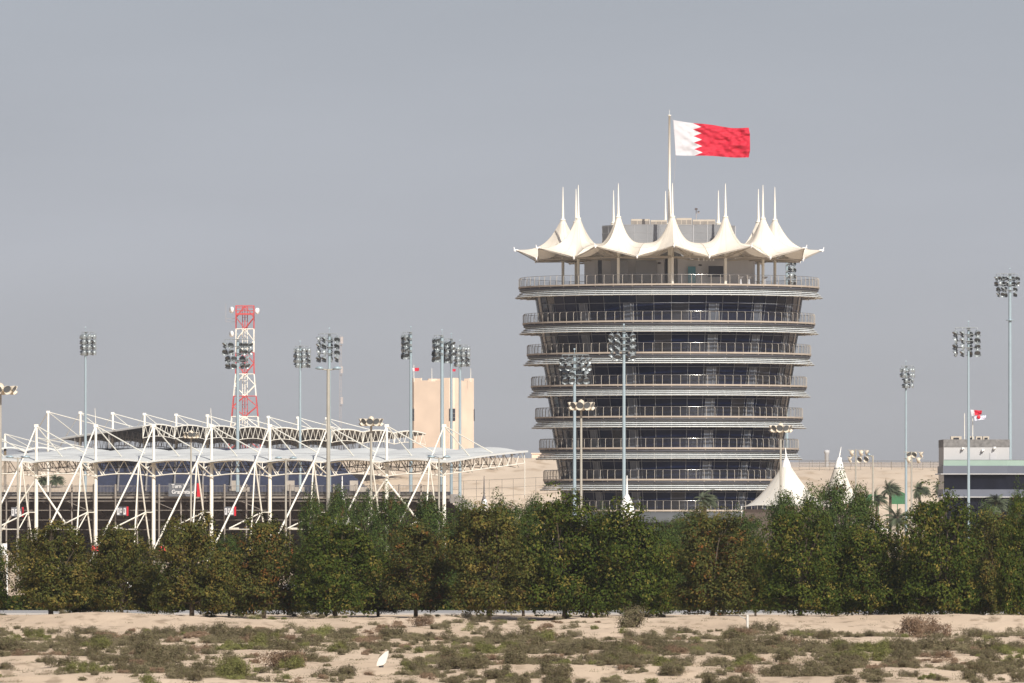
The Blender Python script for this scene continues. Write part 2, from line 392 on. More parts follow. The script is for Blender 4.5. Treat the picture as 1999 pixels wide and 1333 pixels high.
dd = quadbox(1383, 519, 1412, 541, 147, M['dark'], 'window', pent)
quadbox(1167, 508, 1175, 552, 146, M['dark'], 'window', pent)
quadbox(1293, 505, 1316, 552, 130, M['dark'], 'window', pent)
quadbox(1241, 508, 1281, 552, 141.5, M['greypanel'], 'wall_panel', pent)
quadbox(1192, 508, 1226, 552, 143, M['greypanel'], 'wall_panel', pent)
for (px, py) in ((1287, 515.5), (1367, 519.5)):
    wl = MB(); c = P(px, py, TY-154/S); wl.lathe([(0, 0), (.22, .05), (.25, .2), (.1, .26)], 12, c=(c.x-TX, c.y-TY, c.z))
    wl.build('wall_lamp', M['darksteel'], pent)
# white sign letters half hidden behind the canopy edge
for i, (px, kind) in enumerate(((1350, 'l'), (1364, 'i'), (1377, 'n'), (1390, 'n'))):
    ltr = MB(); c = P(px, 505.5, TY-158/S); x = c.x-TX; y = -158/S; z = c.z
    if kind == 'l': ltr.box((x, y, z-.05), (.45, .08, .14)); ltr.box((x-.16, y, z+.1), (.14, .08, .3))
    elif kind == 'i': ltr.box((x, y, z+.05), (.18, .08, .55))
    else:
        ltr.box((x-.2, y, z), (.16, .08, .5)); ltr.box((x+.2, y, z), (.16, .08, .5)); ltr.box((x, y, z+.18), (.24, .08, .15))
    ltr.build('sign_letter', M['signwhite'], pent)
ub = MB(); zu = ZZ(438, TY-128/S)
upoly = [(tp(r, a, 0).x, tp(r, a, 0).y) for a, r in [(-68, 141), (-36, 160), (-8, 131), (20, 131), (38, 160), (66, 140), (114, 140), (158, 140), (202, 140), (246, 140)]]
ub.prism(upoly, zpt+.002, zu); uo = ub.build('plant_room', M['greypanel'], tower)
ln = MB()
for i in range(len(upoly)):
    (x0, y0), (x1, y1) = upoly[i], upoly[(i+1) % len(upoly)]
    if (y0+y1)/2 > 2: continue
    L = math.hypot(x1-x0, y1-y0); nseg = max(2, int(L/1.5)); nx, ny = (y1-y0)/L, -(x1-x0)/L
    if nx*(x0+x1)+ny*(y0+y1) < 0: nx, ny = -nx, -ny
    thick = .07 if (x0+x1)/2 > 1.0 else .025
    for q in range(nseg+1):
        f = q/nseg; x = x0+(x1-x0)*f+nx*.02; y = y0+(y1-y0)*f+ny*.02; ln.bar((x, y, zpt+.1), (x, y, zu-.05), thick, n=4)
    for zq in np.arange(zpt+.6, zu, .9): ln.bar((x0+nx*.02, y0+ny*.02, zq), (x1+nx*.02, y1+ny*.02, zq), .02, n=4)
ln.build('panel_joint', M['greypanel_light'], uo)
def ac(px0, px1, ytop, nm='air_conditioner'):
    a = P(px0, ytop, TY-60/S); b = P(px1, ytop, TY-60/S); q = MB(); q.cur = 0
    q.box(((a.x+b.x)/2-TX, -60/S, (a.z+zu)/2), (b.x-a.x, 2.4, a.z-zu)); q.cur = 1
    n_ = 3
    co = q.build(nm, M['acbeige'], tower)
    for i in range(n_):
        xx = a.x-TX+(b.x-a.x)*(i+.5)/n_; g_ = MB(); g_.box((xx, -60/S-1.21, (a.z+zu)/2-.05), ((b.x-a.x)/n_*.86, .05, (a.z-zu)*.55)); g_.build('grille', M['brownsteel'], co)
ac(1232, 1268, 428); ac(1270, 1302, 430); ac(1320, 1350, 426); ac(1352, 1396, 429)
an = MB(); a = P(1359, 432, TY-60/S); b = P(1359, 408, TY-60/S)
an.bar((a.x-TX, -60/S, zu), (b.x-TX, -60/S, b.z), .05); an.box((b.x-TX, -60/S, b.z), (.35, .3, .25)); an.box((b.x-TX+.3, -60/S, b.z-.4), (.25, .25, .3))
an.build('antenna', M['cable'], tower)
for px in (1446, 1462, 1493):
    tb = MB(); c = P(px, 553, TY-215/S); x = c.x-TX; y = -215/S
    tb.bar((x, y, z0), (x, y, z0+.75), .18, .1, n=8); tb.bar((x, y, z0+.75), (x, y, z0+1.0), .2, .45, n=10)
    tb.build('planter', M['greypanel_light'], tower)

# canopies
zhi = 40.05; zlo = 38.75; zsad = 40.55; zpk = ZZ(424, TY-207/S); zsp = ZZ(357, TY-207/S)
PH0 = .8
def edge_pts(sg):
    """boundary from outer tip (0 deg) round to inner tip, one side"""
    K = [(0, 299, zhi), (4.5, 284, zhi-.42), (8, 276, zhi-.72), (12, 270, zlo+.28), (15, 267.5, zlo), (15, 255, 39.25), (15, 240, 39.9), (15, 222, 40.35), (15, 207, zsad), (15, 190, 40.4), (15, 172, 39.8), (15, 155, 39.1), (15, 142, 38.8), (10, 132, 39.2), (5, 122, 39.5), (0, 112, 39.8)]
    return [(sg*a, r, z) for a, r, z in K]
def densify(K, m=3):
    o = []
    for (a, b) in zip(K, K[1:]):
        for i in range(m): f = i/m; o.append(tuple(a[q]*(1-f)+b[q]*f for q in range(3)))
    return o
for i in range(12):
    A = i*30+PH0
    B = densify(edge_pts(1)); B2 = densify(list(reversed(edge_pts(-1)))); loop = B+B2
    pc = tp(207, A, zpk); rows = []; ns = 14
    for s_ in range(ns+1):
        s = (s_/ns)**1.25; row = []
        for (a, r, z) in loop+[loop[0]]:
            bpt = tp(r, A+a, z); d = Vector((bpt.x-pc.x, bpt.y-pc.y)); L = d.length; d.normalize()
            rad = .32+(L-.32)*s; drop = 1-(1-s)**3.3
            row.append((pc.x+d.x*rad, pc.y+d.y*rad, zpk+(z-zpk)*drop))
        rows.append(row)
    mb = MB(); mb.grid(rows); cn = mb.build('canopy', M['canvas'], tower)
    sm_ = MB()
    for k_ in range(0, len(loop), 6): sm_.path([Vector(rows[q][k_])+Vector((0, 0, .012)) for q in range(1, ns+1)], .018, n=3)
    sm_.path([Vector(v_) for v_ in rows[ns]], .035, n=4)
    sm_.build('seam', M['seam'], cn)
    ms = MB(); cx, cy = pc.x, pc.y
    ms.lathe([(.19, z0), (.19, zpk-.3), (.2, zpk-.3), (.20, zpk), (.37, zpk), (.37, zpk+.16), (.2, zpk+.2), (.17, zpk+.5), (.04, zsp)], 14, c=(cx, cy, 0))
    ms.build('mast', M['white'], cn)
    st = MB(); tip = tp(297, A, zhi-.1); col = Vector((cx, cy, 38.75)); itip = tp(116, A, 39.6)
    nxt = tp(207, A+30, 38.85); lo1 = tp(265, A+15, zlo-.12); lo0 = tp(265, A-15, zlo-.12)
    st.bar(col, tip, .085); st.bar(col, lo1, .085); st.bar(col, lo0, .085); st.bar(col, nxt, .11); st.bar(col, itip, .08)
    midt = (col+tip)/2; mid1 = (col+lo1)/2; mid0_ = (col+lo0)/2
    hi = Vector((cx, cy, 40.4)); st.bar(hi, tip, .06); st.bar(hi, mid1, .05); st.bar(hi, mid0_, .05); st.bar(midt, (hi+tip)/2, .05)
    st.bar(lo1, tip, .05); st.bar(lo0, tip, .05)
    st.bar(tp(150, A+15, 38.5), col, .08); st.bar(tp(150, A-15, 38.5), col, .08)
    st.build('canopy_truss', M['rail'], cn)
    ft = MB()
    t2 = tp(303, A, zhi+.38); ft.bar(tp(294, A, zhi-.05), tp(303, A, zhi-.02), .14, .1); ft.bar(tp(300, A, zhi-.2), t2, .11, .05)
    for lo, aa in ((lo1, A+15),): ft.bar(tp(262, aa, zlo-.05), tp(270, aa, zlo-.05), .15, .12); ft.bar(tp(268, aa, zlo-.25), tp(270, aa, zlo+.22), .09)
    ft.build('corner_fitting', M['trim'], cn)

# flagpole and big flag
fpx = P(1307, 553, TY-190/S); fp = MB()
fz = ZZ(226, TY-190/S)
fp.lathe([(.22, 0), (.22, (fz-z0)*.55), (.17, (fz-z0)*.56), (.12, fz-z0), (.22, fz-z0), (.22, fz-z0+.12), (.02, fz-z0+.14), (.015, fz-z0+.8)], 12)
fpo = fp.build('flagpole', M['white']); fpo.location = (fpx.x, TY-190/S, z0)
tag(fpo, 'tallest white flagpole rising from the canopies on the round tower roof', 'flagpole')

def flag_mat(name, white, red, frac, npts=5):
    m = bpy.data.materials.new(name); m.use_nodes = True; n = m.node_tree.nodes; l = m.node_tree.links
    b = n['Principled BSDF']; b.inputs['Roughness'].default_value = .75
    uv = n.new('ShaderNodeUVMap'); sp = n.new('ShaderNodeSeparateXYZ'); l.new(uv.outputs[0], sp.inputs[0])
    def mth(op, a, bb):
        q = n.new('ShaderNodeMath'); q.operation = op
        for i, t in enumerate((a, bb)):
            if t is None: continue
            if isinstance(t, (int, float)): q.inputs[i].default_value = t
            else: l.new(t, q.inputs[i])
        return q.outputs[0]
    v = mth('MULTIPLY', sp.outputs[1], npts); fr = mth('FRACT', v, None); tri = mth('ABSOLUTE', mth('SUBTRACT', fr, .5), None)
    edge = mth('SUBTRACT', frac+.055, mth('MULTIPLY', tri, .22)); isred = mth('GREATER_THAN', sp.outputs[0], edge)
    mx = n.new('ShaderNodeMixRGB'); l.new(isred, mx.inputs[0]); mx.inputs[1].default_value = (*white, 1); mx.inputs[2].default_value = (*red, 1)
    l.new(mx.outputs[0], b.inputs['Base Color'])
    tr = n.new('ShaderNodeBsdfTranslucent'); l.new(mx.outputs[0], tr.inputs[0]); ms = n.new('ShaderNodeMixShader'); ms.inputs[0].default_value = .2
    l.new(b.outputs[0], ms.inputs[1]); l.new(tr.outputs[0], ms.inputs[2]); l.new(ms.outputs[0], n['Material Output'].inputs[0])
    return m
M['flag'] = flag_mat('serrated_flag_cloth', (.68, .67, .70), (.60, .012, .040), .31)
def vn1(a, b, sd): return float(vnoise(np.array([a+40.]), np.array([b+40.]), sd)[0])
def make_flag(name, corners, Y, amp, label, cat, m, nx=110, ny=56, grp=None, wig=1.0):
    (tl, bl, tr, br) = [P(c[0], c[1], Y) for c in corners]; L = (tr-tl).length
    rows = []; uvs = []
    for j in range(ny+1):
        v = j/ny; row = []
        for i in range(nx+1):
            u = i/nx; p = (tl*(1-v)+bl*v)*(1-u)+(tr*(1-v)+br*v)*u
            s = u**.7
            ph = u*13*wig+v*2.4; d = amp*s*(.45*math.sin(u*10*wig+v*1.6)+1.5*(vn1(u*6+v*2.5, v*3.2, 5)-.5)+.9*(vn1(u*13-v*2, v*7, 6)-.5)+.45*(vn1(u*26+v*6, v*15, 7)-.5))
            zz = -L*.012*s*math.sin(u*9.5+.6)*(1 if v < .5 else .6)-.02*L*math.sin(u*math.pi)*(.8-v)
            p = p+Vector((-max(0, u-.9)*L*.35*max(0, abs(v-.5)*2-.55), 0, 0))
            row.append((p.x, p.y+d, p.z+zz)); uvs.append((u, 1-v))
        rows.append(row)
    mb = MB(); mb.grid(rows); org = tl
    o = mb.build(name, m, None, origin=org)
    uvl = o.data.uv_layers.new(name='UVMap'); vi = np.zeros(len(o.data.loops), dtype=np.int32); o.data.loops.foreach_get('vertex_index', vi)
    uvl.data.foreach_set('uv', np.array(uvs, dtype=np.float32)[vi].ravel())
    return tag(o, label, cat, grp)
make_flag('flag', [(1314, 234), (1319, 303), (1464, 250), (1464, 308)], TY-190/S, .55, 'large white and red flag with serrated edge flying above the round tower', 'flag', M['flag'])
hl = MB(); a = P(1309, 228, TY-190/S); b = P(1315, 236, TY-190/S); c = P(1319, 303, TY-190/S); d = P(1312, 420, TY-190/S)
hl.path([a, b, c, d], .02, n=4); tag(hl.build('flag_rope', M['cable'], None, origin=a), 'thin halyard rope beside the tallest flagpole on the tower', 'rope')

# ================================================================ GRANDSTAND NEAR
TG = R_(25); lh = Vector((math.cos(TG), -math.sin(TG), 0)); dh = Vector((math.sin(TG), math.cos(TG), 0))
GO = Vector((XX(866, 1000), 1000, 0))
def GUV(u, v, z=0): return GO+lh*u+dh*v+Vector((0, 0, z))
def g_u(px, v):
    k = (px-999.5)/F; b = GO+dh*v
    return (k*b.y-b.x)/(lh.x-k*lh.y)
def GP(px, py, v):
    p = GUV(g_u(px, v), v); return Vector((p.x, p.y, ZZ(py, p.y)))
def TPt(u, px, py):
    k = (px-999.5)/F; b = GO+lh*u
    v = (k*b.y-b.x)/(dh.x-k*dh.y); p = GUV(u, v); return Vector((p.x, p.y, ZZ(py, p.y)))
MX = [-44, 70, 186, 299, 412, 526, 640, 754, 866]
stand = thing('grandstand', (GO.x, GO.y, 0), 'nearer white grandstand with wavy white roof hung from slanted mast struts', 'grandstand')
def rel(parent_loc):
    return Vector(parent_loc)
GOL = Vector((GO.x, GO.y, 0))
def gb(mb, name, m, par=None):
    return mb.build(name, m, par if par else stand, origin=GOL) if par is None else mb.build(name, m, par, origin=GOL)
MU = [g_u(x, 0) for x in MX]
for i, (mx_, u) in enumerate(zip(MX, MU)):
    top = GP(mx_+1, 831, 0); base = Vector((top.x, top.y, 0)); nd = GP(mx_, 899, 0)
    mb = MB(); mb.bar(base, (top.x, top.y, nd.z), .235, .22, n=12); mb.bar((top.x, top.y, nd.z), top, .17, .15, n=12)
    mb.lathe([(.25, -.06), (.25, .06)], 12, c=(top.x, top.y, nd.z)); mb.box(top, (.5, .4, .35))
    if i in (2, 4): mb.bar(top, top+Vector((-.1, 0, 2.1)), .045, .03, n=5)
    mo = gb(mb, 'mast', M['white'])
    N = TPt(u, mx_-28, 902)
    s1 = MB()
    s1.bar(top, N, .09); foot = TPt(u, mx_-87, 1023); d = foot-N; foot2 = N+d*((N.z)/(N.z-foot.z)); s1.bar(N, foot2, .112, .112)
    gb(s1, 'strut', M['white'], mo)
    s2 = MB(); a = TPt(u, mx_-35, 1030); d = a-N; s2.bar(N, N+d*(N.z/(N.z-a.z)), .1)
    a2 = GP(mx_-9, 1044, 0); d = a2-N; s2.bar(N, N+d*(N.z/(N.z-a2.z)), .1); gb(s2, 'strut', M['white'], mo)
    s3 = MB(); s3.bar(N, GP(mx_, 927, 0), .08); s3.bar(N, GP(mx_, 903, 0), .08); s3.bar(GP(mx_, 905, 0), TPt(u, mx_-14, 915), .07); s3.bar(TPt(u, mx_-14, 904), TPt(u, mx_-14, 915), .06)
    gb(s3, 'brace', M['white'], mo); s3 = MB()
    K = TPt(u, mx_-15, 1000); s3.bar(K, GP(mx_, 1000, 0), .07); a = TPt(u, mx_-78, 1031); s3.bar(K, a, .085); a = TPt(u, mx_-32, 1031); s3.bar(K, a, .07)
    s3.bar(TPt(u, mx_-78, 1031), TPt(u, mx_-60, 1031), .07); s3.bar(TPt(u, mx_-78, 1033), TPt(u, mx_-32, 1033), .05)
    gb(s3, 'brace', M['white'], mo)
    cb = MB()
    for (dx, py) in ((97, 885), (52, 892)):
        e = TPt(u, mx_+dx, py); cb.bar(top, e, .075, n=6)
    gb(cb, 'cable', M['white'], mo)
for i in (1, 7):   # cross bracing legs at two masts
    mx_ = MX[i]; x = MB(); x.bar(GP(mx_, 937, 0), GP(mx_+59+9*(i > 3), 1023, 0), .12, n=8); gb(x, 'cross_brace', M['white'])
    x = MB(); x.bar(GP(mx_, 935, 0), GP(mx_-100, 1085, 0), .11, n=8); gb(x, 'cross_brace', M['white'])
# edge truss per bay
def arch(f, y0, y1): return y0+(y1-y0)*(1-(2*f-1)**2)
for i in range(len(MX)-1):
    a, b = MX[i], MX[i+1]; t = MB()
    top = [GP(a+(b-a)*f, arch(f, 904, 898.5), -.4) for f in np.linspace(0, 1, 13)]
    bot = [GP(a+(b-a)*f, arch(f, 930, 924.5), -.4) for f in np.linspace(0, 1, 13)]
    t.path(top, .075); t.path(bot, .075)
    zz = [(0, 1), (.12, 0), (.25, 1), (.37, 0), (.5, 1), (.62, 0), (.75, 1), (.88, 0), (1, 1)]
    pts = [GP(a+(b-a)*f, arch(f, 904, 898.5) if s else arch(f, 930, 924.5), -.4) for f, s in zz]
    t.path(pts, .05); t.bar(GP(a+4, 905, -.4), GP(a+14, 929, -.4), .05); t.bar(GP(a+2, 906, -.4), GP(a+20, 928, -.4), .045)
    gb(t, 'truss', M['white'])
    for v, mt in ((7, M['greytruss']), (14, M['greytruss']), (20, M['greytruss'])):
        t = MB(); n_ = 14; u0, u1 = MU[i], MU[i+1]
        zt = 12.15+.05*v; zb = zt-1.5
        pts = [GUV(u0+(u1-u0)*q/n_, v+(0 if q % 2 else .9), (zt if q % 2 else zb)+.35*(1-(2*q/n_-1)**2)) for q in range(n_+1)]
        t.path(pts, .05, n=4)
        for zq in (zt, zb): t.path([GUV(u0+(u1-u0)*q/8, v, zq+.35*(1-(2*q/8-1)**2)) for q in range(9)], .06, n=4)
        gb(t, 'truss', mt)
# roof membrane with a gentle arch in each bay
uE = MU[-1]+1.5; uS = MU[0]-2
zf = ZZ(897.5, 999); zk = ZZ(877.5, 1018)
rows = []; rows2 = []
us = [uS]+[MU[i]+(MU[i+1]-MU[i])*q/10 for i in range(len(MU)-1) for q in range(10)]+[MU[-1], MU[-1]+.7, uE]
for v in np.linspace(-1.6, 20.3, 12):
    row = []
    f = (v+1.6)/21.9
    for u in us:
        j = max(0, min(len(MU)-2, sum(1 for q in MU if q <= u)-1)); fr = (u-MU[j])/(MU[j+1]-MU[j]); fr = min(max(fr, 0), 1) if u <= MU[-1] else 0
        ar = (1-(2*fr-1)**2)*(.33 if f < .8 else .42)
        z = zf+(zk-zf)*f+ar-.1+.12*math.sin(f*math.pi)
        row.append(GUV(u, v, z))
    rows.append(row)
rows2 = [[p-Vector((0, 0, .22)) for p in r] for r in rows]
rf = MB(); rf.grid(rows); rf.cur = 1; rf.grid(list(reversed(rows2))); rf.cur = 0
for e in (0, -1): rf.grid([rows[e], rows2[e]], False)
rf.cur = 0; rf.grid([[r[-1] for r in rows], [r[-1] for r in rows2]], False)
gb(rf, 'roof', [M['roofwhite'], M['roofshade']])
t = MB(); aa = GP(868, 926, -.3); bb = GUV(uE-.3, 20, 0); bb = Vector((bb.x, bb.y, ZZ(904, bb.y))); A0 = GUV(uE-.4, -1, zf-.15); B0 = GUV(uE-.4, 20, zk-.2)
t.bar(aa, bb, .07); t.bar(A0, B0, .07); n_ = 18; t.path([(A0.lerp(B0, q/n_) if q % 2 else aa.lerp(bb, q/n_)) for q in range(n_+1)], .045); t.bar(B0, bb, .05)
t.bar(bb, (bb.x, bb.y, ZZ(966, bb.y)), .045)
gb(t, 'end_truss', M['white'])
# seating platform, underside, posts
u0, u1 = uS-2, MU[-1]+.3
def gbox(mb, ua, ub, va, vb, za, zb):
    p = [GUV(u, v, z) for z in (za, zb) for (u, v) in ((ua, va), (ub, va), (ub, vb), (ua, vb))]
    mb.add(p, [(0, 3, 2, 1), (4, 5, 6, 7), (0, 1, 5, 4), (1, 2, 6, 5), (2, 3, 7, 6), (3, 0, 4, 7)])
zdk = ZZ(967, 1000)
pl = MB(); gbox(pl, u0, u1, .6, 4, zdk-.32, zdk); gb(pl, 'platform', M['slabgrey'])
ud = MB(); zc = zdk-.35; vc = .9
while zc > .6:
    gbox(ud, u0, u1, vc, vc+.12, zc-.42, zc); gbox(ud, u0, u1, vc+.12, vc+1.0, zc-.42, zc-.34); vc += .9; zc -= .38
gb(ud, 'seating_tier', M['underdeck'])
seg = MB()
for u in np.arange(u0, u1, 3.1): # raking beams below the tiers
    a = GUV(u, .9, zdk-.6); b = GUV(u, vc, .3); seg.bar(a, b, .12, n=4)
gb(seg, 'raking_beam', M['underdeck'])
px = -30
while px < 870:
    p0 = GP(px, 945, .2); q = MB(); q.bar((p0.x, p0.y, 0), (p0.x, p0.y, zdk-.3), .10, n=6); q.bar((p0.x, p0.y, zdk-.3), p0, .16, .15, n=4)
    gb(q, 'post', M['brownsteel']); px += 42.6
hb = MB()
for py, r in ((978, .06), (996, .06), (1015, .04), (1034, .04)): hb.bar(GP(-40, py, .3), GP(868 if py < 1000 else 700, py, .3), r, n=4)
for k_ in range(6):
    x = 130+k_*170; hb.bar(GP(x, 978, .3), GP(x+42, 996, .3), .05, n=4); hb.bar(GP(x+42, 996, .3), GP(x+15, 1032, .3), .04, n=4)
gb(hb, 'tie_beam', M['brownsteel'])
rl = MB()
for f in np.arange(0, 1, 1/330): 
    px = -30+900*f; p = GP(px, 966, .4); rl.bar(p, (p.x, p.y, p.z+1.15), .022, n=3)
for dz in (1.15, .15): rl.bar(GUV(u0, .4, zdk+dz), GUV(u1, .4, zdk+dz), .045, n=4)
gb(rl, 'railing', M['greytruss'])
rs = MB(); gbox(rs, u0, u1, 1.2, 1.3, zdk, zdk+.45); gb(rs, 'kick_board', M['darksteel'])
st = MB()
for j in range(8):   # stair at the right end of the stand
    gbox(st, u1+.1+j*.55, u1+.6+j*.55, 1, 2.2, zdk-.9-j*.32, zdk+.15-j*.32)
gb(st, 'stair', M['greytruss'])
# signs on the stand
def text_mesh(txt, size, name, m, parent, loc, rz, depth=.02):
    cu = bpy.data.curves.new(name, 'FONT'); cu.body = txt; cu.size = size; cu.extrude = depth; cu.offset = size*.02; cu.resolution_u = 3
    to = bpy.data.objects.new('tmp', cu); C.objects.link(to)
    me = bpy.data.meshes.new_from_object(to); C.objects.unlink(to); bpy.data.objects.remove(to)
    me.materials.append(m); o = bpy.data.objects.new(name, me); C.objects.link(o); o.parent = parent
    o.location = loc; o.rotation_euler = (math.pi/2, 0, rz); return o
def gsign(px0, py0, px1, py1, v, rpx, text=False):
    a = GP(px0, py1, v); b = GP(px1, py0, v); ua, ub = g_u(px0, v), g_u(px1, v); ur = g_u(rpx, v); z0_, z1_ = a.z, ZZ(py0, a.y)
    q = MB(); gbox(q, ua, ub, v, v+.12, z0_, z1_); so_ = gb(q, 'sign', M['signgrey'])
    q = MB(); gbox(q, ub+(.02 if not text else .3), ur, v-.01, v+.13, z0_-.05, z1_+.02); gb(q, 'red_banner', M['redcloth'], so_)
    if text:
        for tx, py, in (('Turn 1', 952.5), ('Grandstand', 963.5)):
            p = GP(px0+6, py, v-.03)-GOL; text_mesh(tx, .66, 'lettering', M['signwhite'], so_, p, -TG)
    else:
        w_ = ub-ua; h_ = z1_-z0_
        for (f0, f1, g0, g1) in ((.05, .28, .08, .82), (.38, .60, .3, .8), (.68, .93, .1, .84)):
            q = MB(); gbox(q, ua+w_*f0, ua+w_*f1, v-.03, v-.005, z0_+h_*g0, z0_+h_*g1); pq = gb(q, 'pictogram', M['signwhite'], so_)
            q = MB(); um = ua+w_*(f0+f1)/2; gbox(q, um-.05, um+.05, v-.04, v-.032, z0_+h_*(g0+.2), z0_+h_*(g1-.12)); q.build('pictogram_mark', M['signgrey'], pq, origin=GOL) if False else gb(q, 'pictogram_mark', M['signgrey'], so_)
gsign(329, 943.5, 380, 969, -.5, 390, True)
gsign(22, 990, 43, 1008, -.6, 45.5); gsign(228, 989, 247, 1006, -.6, 250); gsign(438, 989, 457, 1006, -.6, 460)
gsign(645, 987, 625+10, 1000, -.6, 632) if False else None

# ================================================================ FAR GRANDSTAND (faces the camera)
fs = thing('grandstand', (XX(450, 1500), 1500, 0), 'farther grandstand behind, dark roof underside and blue seats facing the camera', 'grandstand')
FSL = Vector(fs.location)
def fb(mb, name, m, par=None): return mb.build(name, m, par or fs, origin=FSL)
MX2 = [93, 156, 219, 281, 343, 404, 465, 523, 581, 637]
FX = [279+61.3*i for i in range(10)]
Yf = [1490+9*i for i in range(10)]; Ym = [1500+9*i for i in range(10)]
Ff = [P(FX[i], 831+1.6*i, Yf[i]) for i in range(10)]
Bf = [P(MX2[i]-3, 859+1.2*i, Ym[i]+14) for i in range(10)]
for i in range(10):
    top = P(MX2[i]+1, 804+1.4*i, Ym[i]); mb = MB(); mb.bar((top.x, top.y, 0), top, .26, .2, n=10); mb.box(top, (.6, .4, .4)); mo = fb(mb, 'mast', M['white'])
    c = MB()
    for f in (.33, .72): c.bar(top, Bf[i].lerp(Ff[i], f), .075, n=5)
    c.bar(top, Bf[i].lerp(Ff[i], -.12)-Vector((1.2, 0, .6)), .075, n=5)
    fb(c, 'cable', M['white'], mo)
rows = []
for f in np.linspace(0, 1, 8):
    row = []
    for i in range(9):
        for q in range(8):
            t = q/8; p = Bf[i].lerp(Ff[i], f).lerp(Bf[i+1].lerp(Ff[i+1], f), t); row.append(p+Vector((0, 0, .45*(1-(2*t-1)**2))))
    row.append(Bf[9].lerp(Ff[9], f)); rows.append(row)
r2 = [[p-Vector((0, 0, .3)) for p in r] for r in rows]
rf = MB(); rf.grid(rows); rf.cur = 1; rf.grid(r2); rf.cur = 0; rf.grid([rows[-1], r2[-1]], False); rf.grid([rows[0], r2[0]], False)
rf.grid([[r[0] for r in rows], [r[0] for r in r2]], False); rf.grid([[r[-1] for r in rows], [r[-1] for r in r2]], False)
fb(rf, 'roof', [M['roofwhite'], M['roofshade']])
for i in range(9):
    for (off, dz, mt) in ((0, 0, M['white']), (.35, -.6, M['greytruss']), (.7, -1.0, M['greytruss'])):
        a = Ff[i].lerp(Bf[i], off); b = Ff[i+1].lerp(Bf[i+1], off); t = MB()
        up = lambda f: a.lerp(b, f)+Vector((0, -.2, .42*(1-(2*f-1)**2)-.15+dz*.3)); dn = lambda f: up(f)-Vector((0, 0, 2.0+(0 if dz == 0 else .6)))
        t.path([up(q/8) for q in range(9)], .10 if dz == 0 else .06, n=4); t.path([dn(q/8) for q in range(9)], .08, n=4)
        n_ = 12; t.path([(up if q % 2 else dn)(q/n_) for q in range(n_+1)], .055, n=4)
        t.bar(up(0), dn(0), .07, n=4); t.bar(up(.04), dn(0), .05, n=4)
        fb(t, 'truss', mt)
# rising seat tiers with stepped right-hand edge
for j in range(22):
    f = j/21; py = 962-82*f; Yj = 1480+34*f; xr = 728-50*min(f*1.9, 1.0)-60*max(0, f-.53)
    q = MB(); a = P(186, py, Yj); b = P(xr, py, Yj); q.box(((a.x+b.x)/2, Yj+.8, a.z-.35), (b.x-a.x, 1.6, .7)); q.box(((a.x+b.x)/2, Yj+.2, a.z+.2), (b.x-a.x-.5, .25, .5))
    fb(q, 'seating_tier', M['seat'])
for px in (459, 566, 690): 
    q = MB(); a = P(px-7, 958, 1479); b = P(px+9, 938, 1479); q.box(((a.x+b.x)/2, 1479, (a.z+b.z)/2), (b.x-a.x, 1.5, b.z-a.z)); a = P(px+10, 956, 1479); q.box((a.x+.8, 1479, a.z), (1.6, 1.4, 1.0))
    fb(q, 'stair_entrance', M['slabgrey'])
for px in (230, 285, 340, 395, 450, 505, 560, 615):
    q = MB(); a = P(px, 960, 1478.5); b = P(px+3, 902, 1505); q.bar((a.x, a.y, a.z+.35), (b.x, b.y, b.z+.35), .22, n=4); fb(q, 'aisle', M['greytruss'])
q = MB(); a = P(60, 962, 1478); b = P(730, 962, 1478); q.box(((a.x+b.x)/2, 1478.5, (a.z-1.2)/2), (b.x-a.x, 1, a.z-1.2)); fb(q, 'front_wall', M['greytruss'])

# third roof at far left
ts = thing('grandstand', (XX(40, 1420), 1420, 0), 'small far stand at the left edge, only its mast and wavy roof top showing', 'grandstand')
TSL = Vector(ts.location); mo = None
for px in (10, -52, 72):
    top = P(px, 847 if px == 10 else 846 + (8 if px > 10 else 0), 1420); mb = MB(); mb.bar((top.x, top.y, 0), top, .26, .22, n=10); mo = mb.build('mast', M['white'], ts, origin=TSL)
    c = MB(); c.bar(top, P(px+58, 878, 1412), .08); c.bar(top, P(px+110, 876, 1412), .08); c.bar(top, P(px-18, 880, 1425), .08); c.build('cable', M['white'], mo, origin=TSL)
rows = []
for v in range(5):
    row = []
    for q in range(61):
        px = -70+240*q/60; Yv = 1412+v*4; py = 878-6*abs(math.sin((px+10)/60*math.pi))*(1-.1*v)-v*.6; row.append(P(px, py, Yv))
    rows.append(row)
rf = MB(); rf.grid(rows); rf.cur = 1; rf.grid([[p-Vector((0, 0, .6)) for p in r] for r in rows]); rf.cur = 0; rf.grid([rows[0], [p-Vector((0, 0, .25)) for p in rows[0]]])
rf.build('roof', [M['roofwhite'], M['roofshade']], ts, origin=TSL)

